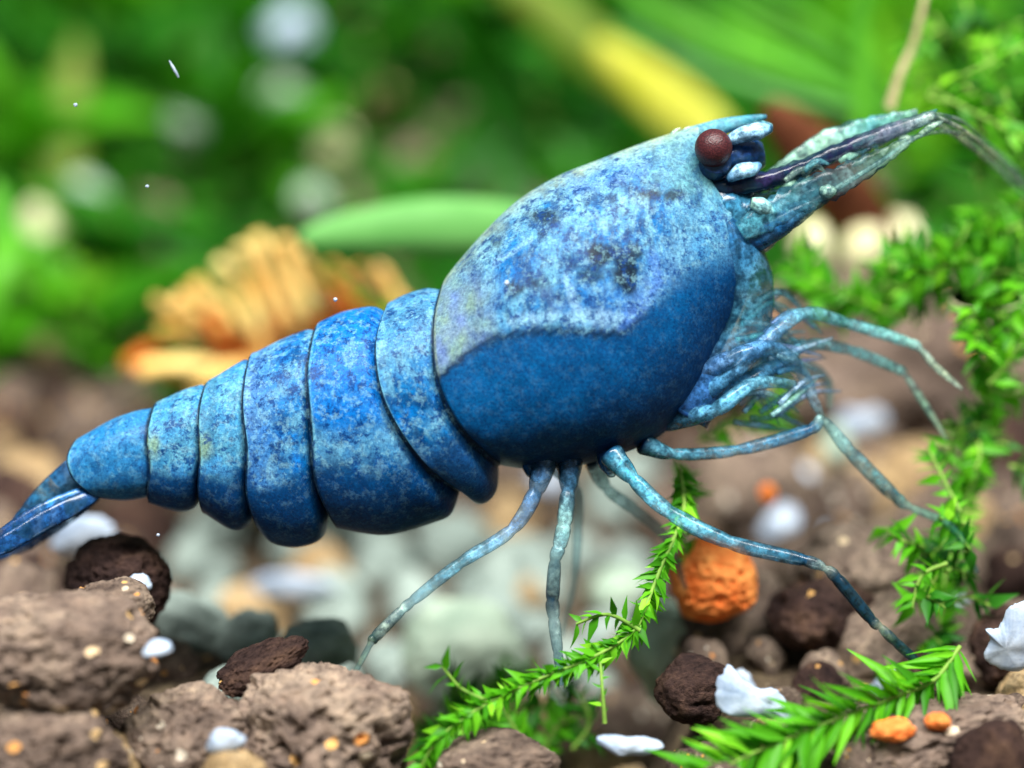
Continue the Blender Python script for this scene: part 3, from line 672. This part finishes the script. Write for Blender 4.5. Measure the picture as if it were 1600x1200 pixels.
# pale-rimmed hole in the moss: added cup with the shade as colour
def curled():
    c0 = P(1542, 466, -4.6); k = pxmm(-4.6); vs, fs, nu, nv = [], [], 40, 12
    t = thing('moss_hole', c0, 'pale-rimmed hole in the moss, its shade put into a dark cup', 'hole')
    for i in range(nu):
        a = 2 * math.pi * i / nu
        for j in range(nv):
            q = j / (nv - 1); r = math.cos(q * math.pi / 2)
            vs.append(c0 + RIGHT * (56 * k * math.cos(a) * r) + UP * (19 * k * math.sin(a) * r) + FWD * (1.2 * math.sin(q * math.pi / 2)))
    for i in range(nu):
        for j in range(nv - 1): b = (i + 1) % nu; fs.append((i * nv + j, i * nv + j + 1, b * nv + j + 1, b * nv + j))
    part('cup', vs, fs, plain_mat('hole_shade', lin(16, 18, 24), lin(40, 44, 40), 1, .5, .3, .05), t)
    vs, fs = [], []
    for i in range(nu):
        a = math.pi * (1.02 + .96 * i / (nu - 1))
        ce = c0 + RIGHT * (57 * k * math.cos(a)) + UP * (20 * k * math.sin(a))
        for j in range(8):
            b = 2 * math.pi * j / 8
            vs.append(ce + (RIGHT * math.cos(a) + UP * math.sin(a)) * (.05 * math.cos(b)) + FWD * (.1 * math.sin(b)))
    for i in range(nu - 1):
        for j in range(8): fs.append((i * 8 + j, i * 8 + (j + 1) % 8, (i + 1) * 8 + (j + 1) % 8, (i + 1) * 8 + j))
    part('rim', vs, fs, M_CREAM, t)
curled()
# the rest of the bed, granule by granule
POOL = [stone_mesh('soil_granule', 100 + i, 3, .24, .10, .3) for i in range(9)]
POOLM = {}
def pooled(i, m):
    k = (i, m.name)
    if k not in POOLM:
        POOLM[k] = POOL[i].copy(); POOLM[k].materials.append(m)
    return POOLM[k]
GV, GF = [], []
y = -7.0
while y < 62:
    step = 2.15 + .014 * max(0, y)
    x = -32.0
    while x < 32:
        px, py = x + R.uniform(-1, 1), y + R.uniform(-1, 1)
        p = Vector((px, py, gz(px, py)))
        u, v_, n = proj(p); x += step
        if not (-120 < u < 1720 and v_ < 1290): continue
        r = R.uniform(.95, 1.65)
        if 1040 < u < 1540 and v_ > 1060 and n > -1: r *= .55
        if v_ > 1040: r *= .72
        q = R.random(); g2 = 'soil granules of the bed'
        if 240 < u < 1000 and v_ > 760:
            m, lb, cat, nm, g2 = ((M_GREY, 'blurred grey-green pebble on the bed below the abdomen', 'pebble', 'grey_pebble', 'pale pebbles under the shrimp') if q < .78 and v_ < 1120 else
                              (M_TAN, 'blurred tan granule on the bed below the abdomen', 'granule', 'soil_granule', 'tan granules under the shrimp') if q < .88 else
                              (M_SOIL, 'blurred brown granule on the bed below the abdomen', 'granule', 'soil_granule', 'brown granules under the shrimp'))
            r *= .85
        elif py > 34:
            m, lb, cat, nm, g2 = (M_SOIL, 'blurred brown soil granule on the rising bank of plants', 'granule', 'soil_granule', 'granules on the bank') if q < .96 else (M_TAN, 'blurred tan pebble on the rising bank of plants', 'pebble', 'tan_pebble', 'tan pebbles on the bank')
        else:
            m, lb, cat, nm, g2 = ((M_SOIL, 'brown soil granule in the level bed behind the shrimp', 'granule', 'soil_granule', 'brown granules of the level bed') if q < .62 else
                              (M_DARK, 'dark soil granule in the level bed behind the shrimp', 'granule', 'soil_granule', 'dark granules of the level bed') if q < .8 else
                              (M_TAN, 'tan granule in the level bed behind the shrimp', 'granule', 'soil_granule', 'tan granules of the level bed') if q < .93 else
                              (M_WHITE, 'white pebble in the level bed behind the shrimp', 'pebble', 'white_pebble', 'white pebbles of the level bed'))
            if m is M_WHITE: r *= .6
        where = 'tail' if u < 250 else 'abdomen' if u < 690 else 'carapace' if u < 1130 else 'claws' if u < 1430 else 'tall moss stem'
        if 'behind the shrimp' in lb: lb = lb.replace('behind the shrimp', 'behind the ' + where)
        elif 'rising bank' in lb: lb = lb.replace('rising bank of plants', 'planted bank far behind the ' + where)
        else: lb = lb.replace('below the abdomen', 'below the abdomen' if u < 700 else 'below the carapace')
        g2 = lb
        if py > 34:
            me0 = POOL[R.randrange(9)]; b0 = len(GV); rt = Matrix.Rotation(R.uniform(0, 6.3), 3, 'Z')
            GV += [p * S + (rt @ q_.co) * r for q_ in me0.vertices]; GF += [tuple(b0 + i for i in f_.vertices) for f_ in me0.polygons]
            continue
        o = link(nm, pooled(R.randrange(9), m))
        put(o, p + Vector((0, 0, r * .25)), (r * R.uniform(.85, 1.25), r * R.uniform(.85, 1.2), r * R.uniform(.7, .95)))
        tag(o, lb, cat, g2)
    y += step * .92
me = bpy.data.meshes.new('gravel'); me.from_pydata([x[:] for x in GV], [], GF); me.polygons.foreach_set('use_smooth', [True] * len(me.polygons))
o = link('gravel', me, M_SOIL); o['kind'] = 'stuff'; o['label'] = 'blurred brown gravel between the plants of the bank'; o['category'] = 'gravel'
# pale pebbles showing through the far plants
for i, (u, v_, r, m, lb) in enumerate(((450,50,46,M_WHITE,'bright white pebble high among the dark green plants'), (298,198,42,M_PALE,'pale grey pebble among bright green plants'), (518,222,44,M_CREAM,'cream pebble halfway up the bank of plants'), (440,150,40,M_PALE,'greenish pebble on the bank between white and cream pebbles'),
                    (75,350,44,M_CREAM,'cream pebble on the bank above the brown bed'), (130,325,60,M_PALE,'pale pebble touching the cream pebble on the bank'), (488,310,34,M_PALE,'pale pebble above the tip of the long pale leaf'), (600,165,40,M_TAN,'tan pebble high on the bank behind the carapace'), (75,545,30,M_TAN,'tan pebble on the brown bed behind the tail'), (560,640,30,M_PALE,'pale pebble hidden behind the abdomen'))):
    p = G(u, v_); n = proj(p)[2]; k = pxmm(n)
    o = link('pale_pebble', pooled(i % 9, m)); put(o, P(u, v_, n + (9 if i == 0 else 5)), (r * k * .85, r * k * .8, r * k * .72)); tag(o, lb, 'pebble')

# ------------------------------------------------------------------ tan ridged bark
M_WITHER = plain_mat('withered_leaf', lin(70, 34, 22), lin(128, 78, 52), .5, .7, .2, .1)
M_RUST_SHADE = plain_mat('bark_rust_shade', lin(112, 46, 16), lin(206, 110, 40), .7, .7, .2, .3)  # rust tone that also paints the shade in the gaps between cream ridges
def bark():
    n = -21
    t = thing('bark_piece', P(470, 760, n), 'ragged tan and rust piece of flaky dry bark lying behind the abdomen', 'bark')
    RB = random.Random(5)
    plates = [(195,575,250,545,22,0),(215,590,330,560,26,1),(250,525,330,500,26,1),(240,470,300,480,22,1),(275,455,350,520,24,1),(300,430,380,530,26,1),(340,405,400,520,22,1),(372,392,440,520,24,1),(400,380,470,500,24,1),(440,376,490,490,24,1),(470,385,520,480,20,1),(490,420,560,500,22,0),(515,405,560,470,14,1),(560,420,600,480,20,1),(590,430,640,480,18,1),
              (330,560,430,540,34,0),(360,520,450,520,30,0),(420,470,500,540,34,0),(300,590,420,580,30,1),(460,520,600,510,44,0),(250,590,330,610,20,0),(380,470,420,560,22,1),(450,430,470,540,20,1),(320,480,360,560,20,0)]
    for i, (a, b, c, d, r, kind) in enumerate(plates):
        k = pxmm(n); m_, sg = 14, 10; dn = RB.uniform(-.6, 1.2) + (.7 if kind else -.3)
        pa, pc = P(a, b, n + dn + RB.uniform(-.5, .8)), P(c, d, n + dn * .4)
        vs, fs = [], []; tw = RB.uniform(-.35, .35)
        for s in range(m_ + 1):
            q = s / m_; ce = pa.lerp(pc, q) + UP * (.25 * math.sin(3 * q + i)) ; tg = (pc - pa).normalized()
            sd = tg.cross(FWD).normalized(); ot = sd.cross(tg)
            sd, ot = sd * math.cos(tw) + ot * math.sin(tw), ot * math.cos(tw) - sd * math.sin(tw)
            rr = r * .68 * k * (.45 + .55 * math.sin(math.pi * min(1, .2 + q * .7))) * (.8 + .5 * noise.noise(Vector((q * 4, i * 3.1, 0))))
            for j in range(sg):
                g = 2 * math.pi * j / sg; w_ = 1 + .5 * noise.noise(Vector((s * .5, j * 1.1, i * 5)))
                vs.append(ce + sd * math.cos(g) * rr * w_ + ot * math.sin(g) * rr * .4 * w_ + tg * (.3 * noise.noise(Vector((j * 1.7, i * 2.0, 3))) * (1 if s in (0, m_) else 0)))
        for s in range(m_):
            for j in range(sg): fs.append((s * sg + j, s * sg + (j + 1) % sg, (s + 1) * sg + (j + 1) % sg, (s + 1) * sg + j))
        fs.append(tuple(reversed(range(sg)))); fs.append(tuple(range(m_ * sg, (m_ + 1) * sg)))
        part('flake', vs, fs, M_BARK if kind else M_RUST_SHADE, t)
    v0, f0 = ICO[4]; c0 = P(470, 630, n - 2.4); k = pxmm(n)
    part('core', [c0 + RIGHT * (p.x * 150 * k) + UP * (p.z * 150 * k) + FWD * (p.y * 70 * k) + p * (1.2 * noise.noise(p * 2.2)) for p in v0], f0, M_WITHER, t)  # dark core: shade behind the flakes put into its colour
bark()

# ------------------------------------------------------------------ leaves and moss
def leaf_mesh(name, nseg=5, wid=.32, droop=.25, fold=.10):
    vs, fs = [], []
    for i in range(nseg + 1):
        q = i / nseg; h = wid * .5 * ((.25 + .75 * q / .3) if q < .3 else ((1 - q) / .7) ** .95)
        if i == nseg: h = .004
        z = -droop * q * q
        for s in (-1, 0, 1): vs.append(Vector((q, s * h, z + abs(s) * fold * h / wid)))
    for i in range(nseg):
        for s in (0, 1): a = i * 3 + s; fs.append((a, a + 3, a + 4, a + 1))
    return vs, fs
LV = [mesh_data('leaf', *leaf_mesh('leaf', 6, w_, d_)) for w_, d_ in ((.40, .35), (.32, -.3), (.48, .5), (.36, .1), (.19, .12), (.16, -.1), (.21, .25))]
LVM = {}
def lvm(i, m):
    if (i, m.name) not in LVM: LVM[(i, m.name)] = LV[i].copy(); LVM[(i, m.name)].materials.append(m)
    return LVM[(i, m.name)]
def frame(loc, d, nrm, ln):
    x = d.normalized(); z = (nrm - x * nrm.dot(x)).normalized(); y_ = z.cross(x)
    return Matrix(((x.x * ln, y_.x * ln, z.x * ln, loc.x * S), (x.y * ln, y_.y * ln, z.y * ln, loc.y * S), (x.z * ln, y_.z * ln, z.z * ln, loc.z * S), (0, 0, 0, 1)))
def spline(pts, sub=10):
    o = []
    k = len(pts)
    for i in range(k - 1):
        a, b, d, e = pts[max(0, i - 1)], pts[i], pts[i + 1], pts[min(k - 1, i + 2)]
        for s in range(sub):
            q = s / sub; o.append(.5 * ((2 * b) + (d - a) * q + (2 * a - 5 * b + 4 * d - e) * q * q + (3 * b - a - 3 * d + e) * q ** 3))
    o.append(pts[-1]); return o
def stem_mesh(line, r0, r1, sg=7):
    vs, fs = [], []
    for i, p in enumerate(line):
        tg = (line[min(i + 1, len(line) - 1)] - line[max(0, i - 1)]).normalized()
        sd = tg.cross(FWD); sd = sd.normalized() if sd.length > 1e-4 else RIGHT; ot = sd.cross(tg)
        r = r0 + (r1 - r0) * i / (len(line) - 1)
        for j in range(sg): a = 2 * math.pi * j / sg; vs.append(p + sd * math.cos(a) * r + ot * math.sin(a) * r)
    for i in range(len(line) - 1):
        for j in range(sg): fs.append((i * sg + j, i * sg + (j + 1) % sg, (i + 1) * sg + (j + 1) % sg, (i + 1) * sg + j))
    return vs, fs
def moss(pts, label, leaf_px=34, gap_px=7, m=M_MOSS, spread=55, singles=True, group=None, stem_px=4, nm='moss_frond', jit=28, stem_m=None, narrow=False):
    line = spline([P(*p) for p in pts]); k = pxmm(pts[0][2])
    t = thing(nm, line[0], label, 'moss', group); org = line[0]
    vs, fs = stem_mesh(line, stem_px * k, stem_px * k * .5); part('stem', vs, fs, stem_m or M_STEM, t)
    dist, side, i = 0.0, 1, 0
    lv, lf = [], []
    for a, b in zip(line, line[1:]):
        L = (b - a).length; s = 0.0
        while dist + L - s > gap_px * k:
            s += gap_px * k - dist; dist = 0.0
            p = a.lerp(b, min(1, s / L)); tg = (b - a).normalized()
            side = -side
            lat = tg.cross(FWD).normalized() * side
            dep = -FWD * R.uniform(-.75, .75)
            an = math.radians(spread + R.uniform(-jit, jit))
            d = tg * math.cos(an) + (lat * R.uniform(.6, 1) + dep).normalized() * math.sin(an)
            nrm = (UP * .6 - FWD * .6 + Vector((R.uniform(-1, 1), R.uniform(-.8, .8), R.uniform(-.5, .9))))
            ln = leaf_px * k * R.uniform(.45, 1.25)
            mtx = frame(p - org, d, nrm, ln)
            if singles:
                o = link('leaf', lvm(R.randrange(4, 7) if narrow else R.randrange(4), m), None, t); o.matrix_local = mtx
            else:
                me = LV[R.randrange(4)]; b0 = len(lv)
                lv += [(mtx @ x.co) for x in me.vertices]; lf += [tuple(b0 + q for q in f_.vertices) for f_ in me.polygons]
        dist += L - s
    if not singles and lv:
        me = bpy.data.meshes.new('foliage'); me.from_pydata([x[:] for x in lv], [], lf)
        me.polygons.foreach_set('use_smooth', [True] * len(me.polygons))
        o = link('foliage', me, m, t); o['kind'] = 'stuff'
    return t
moss([(1062,735,-1),(1068,800,0),(1035,880,1),(1012,940,1.5),(990,985,2),(930,1025,2.5),(840,1062,3),(760,1100,3.5),(690,1150,4),(650,1210,4)], 'long creeping moss stem curving down and along the bed under the shrimp', 32, 1.9, spread=46)
moss([(1000,985,2),(950,960,2),(900,975,2)], 'short moss sprig branching off the creeping stem', 40, 9, group=None)
moss([(945,1130,3),(942,1085,3),(938,1035,2.6)], 'upright moss sprig rising to the creeping stem', 28, 14)
moss([(760,1095,3.5),(720,1075,3.5),(690,1040,3.5)], 'small moss sprig with curled leaves beside the low brown granule', 40, 9)
moss([(1500,1010,2.5),(1460,1062,3),(1400,1088,3.6),(1320,1118,4.2),(1240,1150,4.6),(1170,1180,4.8),(1100,1215,5)], 'feathery bright moss frond with long leaflets in front of the shell flake', 94, 2.8, spread=50, jit=12, narrow=True)
moss([(1450,1060,-2),(1470,960,-3),(1480,880,-3.5),(1505,800,-4.5),(1535,700,-5),(1550,600,-5.5),(1575,520,-6)], 'tall upright moss stem rising beside the front claws', 40, 1.7, m=M_MOSS, spread=58)
moss([(1480,880,-.5),(1440,900,-.4),(1425,950,-.2)], 'drooping moss side sprig on the tall stem', 36, 7)
moss([(1500,800,-1.5),(1470,740,-2),(1450,700,-2.4)], 'moss sprig reaching from the tall stem to the claws', 36, 8)
moss([(1545,600,-3.5),(1580,560,-3.4),(1610,500,-3.2)], 'moss sprig with crowded leaves at the top of the tall stem', 46, 6)
moss([(1490,160,-6),(1450,150,-6.3),(1500,120,-6),(1560,92,-6),(1620,60,-6)], 'bright thin moss sprig with few spiky leaves above the antennae', 40, 16, spread=50)
moss([(1455,140,-6.3),(1500,165,-6),(1560,195,-5.5),(1640,240,-5)], 'moss sprig running along the antenna tips', 44, 11, spread=50)
moss([(1570,140,-6),(1575,175,-6),(1590,210,-6)], 'short moss sprig hanging between two brighter sprigs', 34, 9)
for i, (a, b, c, lb) in enumerate((((1600,420,-5),(1520,410,-5),(1430,430,-5.5),'leafy moss branch over the dark hole'), ((1560,500,-5),(1470,440,-6),(1380,420,-7),'leafy moss branch behind the claw legs'), ((1420,500,-6),(1340,470,-6.5),(1250,430,-7),'moss branch reaching towards the face of the shrimp'), ((1480,440,-6.5),(1400,470,-7),(1270,480,-7.5),'low moss branch just above the claw legs'), ((1600,350,-6),(1540,370,-6),(1470,390,-6.5),'moss branch with pale yellow tips under the antennae'), ((1620,300,-7),(1580,330,-7),(1530,345,-7),'moss branch at the edge of the pale-tipped one'), ((1620,470,-4.5),(1590,500,-4.5),(1560,540,-4.5),'moss branch below the dark hole'))):
    moss([a, b, c], lb, 50, 4, spread=58)
moss([(1390,170,-8),(1405,120,-8),(1430,60,-8),(1450,-30,-8)], 'thin dry tan stalk standing behind the antennae', 20, 60, stem_m=M_STALK, stem_px=9, nm='dry_stalk')
moss([(1180,680,-6),(1200,650,-6),(1235,600,-6.5)], 'yellow-green moss tuft seen between the mouth legs', 46, 5)
moss([(1090,690,-5),(1140,665,-5),(1200,640,-5.5)], 'moss tuft low behind the mouth legs', 40, 6)
moss([(1085,900,-3),(1062,820,-3),(1078,740,-3.5)], 'blurred moss stem behind the stretched walking leg', 40, 7)
# long blades
def blade_leaf(pts, wid, m, label, name='leaf_blade', group=None, cat='leaf'):
    line = spline([P(*p[:3]) for p in pts], 12); n_ = len(line); vs, fs = [], []
    base = line[0]
    for i, p in enumerate(line):
        q = i / (n_ - 1); tg = (line[min(i + 1, n_ - 1)] - line[max(0, i - 1)]).normalized()
        sd = tg.cross(FWD).normalized(); nr = sd.cross(tg)
        h = wid * pxmm(pts[0][2]) * (math.sin(math.pi * (.12 + .86 * q)) ** .6)
        for s in (-1, -.5, 0, .5, 1): vs.append(p + sd * h * s + nr * h * .3 * abs(s) + nr * .1)
        for s in (1, .5, 0, -.5, -1): vs.append(p + sd * h * s * .99 + nr * h * .3 * abs(s) - nr * .06)
    for i in range(n_ - 1):
        for j in range(10): fs.append((i * 10 + j, i * 10 + (j + 1) % 10, (i + 1) * 10 + (j + 1) % 10, (i + 1) * 10 + j))
    fs.append(tuple(reversed(range(10)))); fs.append(tuple(range((n_ - 1) * 10, n_ * 10)))
    o = link(name, mesh_data(name, [x - base for x in vs], fs), m); o.location = base * S
    return tag(o, label, cat, group)
blade_leaf([(1000,420,-17),(830,365,-16),(700,352,-15),(580,358,-14.5),(470,372,-14)], 44, M_BLADEP, 'long pale green leaf pointing back from behind the carapace')
blade_leaf([(1130,215,-36),(1080,185,-36),(1010,130,-36),(930,65,-36)], 44, M_YELLOW, 'bright yellow leaf slanting behind the rostrum')
blade_leaf([(1010,150,-42),(930,80,-42),(850,10,-42),(760,-60,-42)], 40, M_OLIVE, 'olive leaf in line with the yellow leaf')
blade_leaf([(1450,220,-26),(1300,140,-26),(1150,80,-27),(1000,0,-28),(900,-60,-28)], 15, M_BLADE, 'long bright green leaf slanting beside the yellow leaf')
blade_leaf([(1420,180,-30),(1280,90,-30),(1160,30,-31),(1040,-40,-31)], 10, M_BLADE, 'green leaf above the slanting green leaf')
blade_leaf([(1330,170,-22),(1230,150,-24),(1100,105,-26),(960,30,-27)], 9, M_BLADEP, 'narrow light green leaf under the slanting green leaf')
blade_leaf([(1400,150,-33),(1300,60,-33),(1200,0,-34),(1100,-60,-34)], 8, M_BLADE, 'green leaf tucked behind the two slanting green leaves')
blade_leaf([(1400,420,-24),(1340,330,-22),(1270,240,-20),(1200,165,-19)], 50, M_WITHER, 'withered reddish-brown leaf standing behind the rostrum')
blade_leaf([(-30,520,-20),(0,430,-20),(5,360,-21),(-10,280,-22)], 26, M_BLADE, 'upright bright green leaf over the brown bed behind the tail')
blade_leaf([(60,400,-44),(85,300,-44),(105,180,-45),(120,60,-46)], 34, M_OLIVE, 'upright olive leaf stalk among the bank plants')
blade_leaf([(1340,240,-20),(1350,120,-20),(1345,40,-20),(1360,-40,-20)], 16, M_BLADE, 'narrow upright green leaf beside the dry stalk')
# leafy plants on the bank: each a thing with its own leaves
def bank_plant(p, h, nleaf, m, label, group):
    t = thing('leafy_plant', p, label, 'plant', group)
    top = p + Vector((R.uniform(-2, 2), R.uniform(-2, 2), h))
    line = [p.lerp(top, q / 6) + Vector((.5 * math.sin(q), 0, 0)) for q in range(7)]
    vs, fs = stem_mesh(line, .35, .15); part('stem', vs, fs, M_STEM, t)
    for i in range(nleaf):
        q = (i + .5) / nleaf; c0 = p.lerp(top, q); a = i * 2.4 + R.uniform(-.4, .4)
        d = Vector((math.cos(a), math.sin(a), R.uniform(.1, 1.0)))
        o = link('leaf', lvm(R.randrange(4), m), None, t)
        o.matrix_local = frame(c0 - p, d, Vector((0, -.4, 1)) + Vector((R.uniform(-.5, .5), R.uniform(-.5, .5), 0)), R.uniform(3.5, 7.5))
y = 35
while y < 84:
    x = -38 + R.uniform(0, 3)
    while x < 38:
        px, py = x + R.uniform(-1.5, 1.5), y + R.uniform(-1.5, 1.5); x += 5.2
        p = Vector((px, py, gz(px, py))); u, v_, n = proj(p)
        if u < -250 or u > 1850: continue
        if py < 52 and (u < 760) and R.random() < .30: continue
        dk_ = R.random() < .74  # deep-green plants carry the bank's shadow patches in their leaf colour
        where = 'behind the tail' if u < 250 else 'behind the bark piece' if u < 690 else 'behind the carapace' if u < 1130 else 'behind the antennae' if u < 1430 else 'behind the moss branches'
        row = 'low on' if py < 56 else 'high on'
        lb = ('dark' if dk_ else 'bright') + ' green leafy plant ' + row + ' the blurred bank, ' + where
        bank_plant(p, R.uniform(3, 6) + max(0, (py - 60) * .12), 11, M_MOSS2 if dk_ else M_MOSS, lb, lb)
    y += 6.0
# low ground cover between them
def cover():
    lv, lf = [], []
    for i in range(12000):
        x, y_ = R.uniform(-42, 42), 33 + 73 * R.random() ** .85
        if y_ < 44 and R.random() < .45: continue
        me = LV[i % 4]; a = R.uniform(0, 6.28)
        mtx = frame(Vector((x, y_, gz(x, y_) + R.uniform(0, 1.2))), Vector((math.cos(a), math.sin(a), R.uniform(.2, 1.4))), Vector((0, -.5, 1)), R.uniform(1.2, 3.2))
        b0 = len(lv); lv += [(mtx @ q.co)[:] for q in me.vertices]; lf += [tuple(b0 + q for q in f_.vertices) for f_ in me.polygons]
    me = bpy.data.meshes.new('moss_carpet'); me.from_pydata(lv, [], lf)
    me.polygons.foreach_set('use_smooth', [True] * len(me.polygons))
    o = link('moss_carpet', me, M_MOSS2); o['kind'] = 'stuff'; o['label'] = 'blurred green moss carpet covering the bank'; o['category'] = 'moss'
cover()
# loose moss tangle that thickens the branches beside the head and the tall stem
TANGLE = [('crowded moss twig in the tangle around the dark hole', 1500, 420, 110, 45, -5.5, 16), ('moss twig in the tangle under the antennae', 1330, 440, 90, 40, -7.5, 10), ('moss twig beside the tall moss stem', 1540, 600, 45, 130, -4.5, 12), ('moss twig low on the tall moss stem', 1480, 860, 45, 110, -1.5, 9), ('moss twig in the tangle behind the antenna tips', 1560, 210, 60, 90, -8.5, 10), ('dark moss twig in the tangle high behind the dry stalk', 1500, 60, 110, 60, -12, 10)]
for lb, cu, cv, su, sv, n, cnt in TANGLE:
    for i in range(cnt):
        u0, v0 = cu + R.uniform(-su, su), cv + R.uniform(-sv, sv); a = R.uniform(0, 6.28); ln = R.uniform(30, 80)
        d = (math.cos(a) * ln, math.sin(a) * ln)
        n0 = n + R.uniform(-1.2, 1.2)
        moss([(u0, v0, n0), (u0 + d[0] * .5 + R.uniform(-14, 14), v0 + d[1] * .5 + R.uniform(-14, 14), n0 + R.uniform(-.5, .8)), (u0 + d[0], v0 + d[1], n0 + R.uniform(-1, 1))], lb, 42, 5, m=M_MOSS if R.random() < .65 else M_MOSS2, group=lb, nm='moss_twig', jit=35)
# specks drifting in the water
for u, v_, r, lb in ((118, 164, 5, 'white speck drifting beside the olive leaf stalk'), (230, 291, 4, 'white speck drifting over the brown bed'), (792, 442, 6, 'bright white speck clinging to the back of the carapace'), (524, 468, 5, 'white speck drifting just above the abdomen'), (247, 836, 4, 'white speck drifting under the tail')):
    o = link('drifting_speck', pooled(R.randrange(9), M_WHITE)); put(o, P(u, v_, 2.9 if u == 792 else 1.0), (r * PX * .65,) * 3); tag(o, lb, 'speck')
o = link('drifting_fibre', pooled(2, M_WHITE)); put(o, P(272, 108, .5), (.04, .04, .26), (0, -.5, 0)); tag(o, 'thin pale fibre drifting before the dark green plants', 'fibre')
# deeper moss in the hollow under the creeping stem
for i in range(16):
    u0, v0 = R.uniform(640, 900), R.uniform(1080, 1210); n0 = R.uniform(-8, -2)
    moss([(u0, v0 + 40, n0), (u0 + R.uniform(-30, 30), v0, n0), (u0 + R.uniform(-60, 60), v0 - 40, n0)], 'blurred moss twig down in the hollow under the creeping stem', 46, 6, m=M_MOSS2 if i % 2 else M_MOSS, group='moss twigs in the hollow', nm='moss_twig', jit=35)
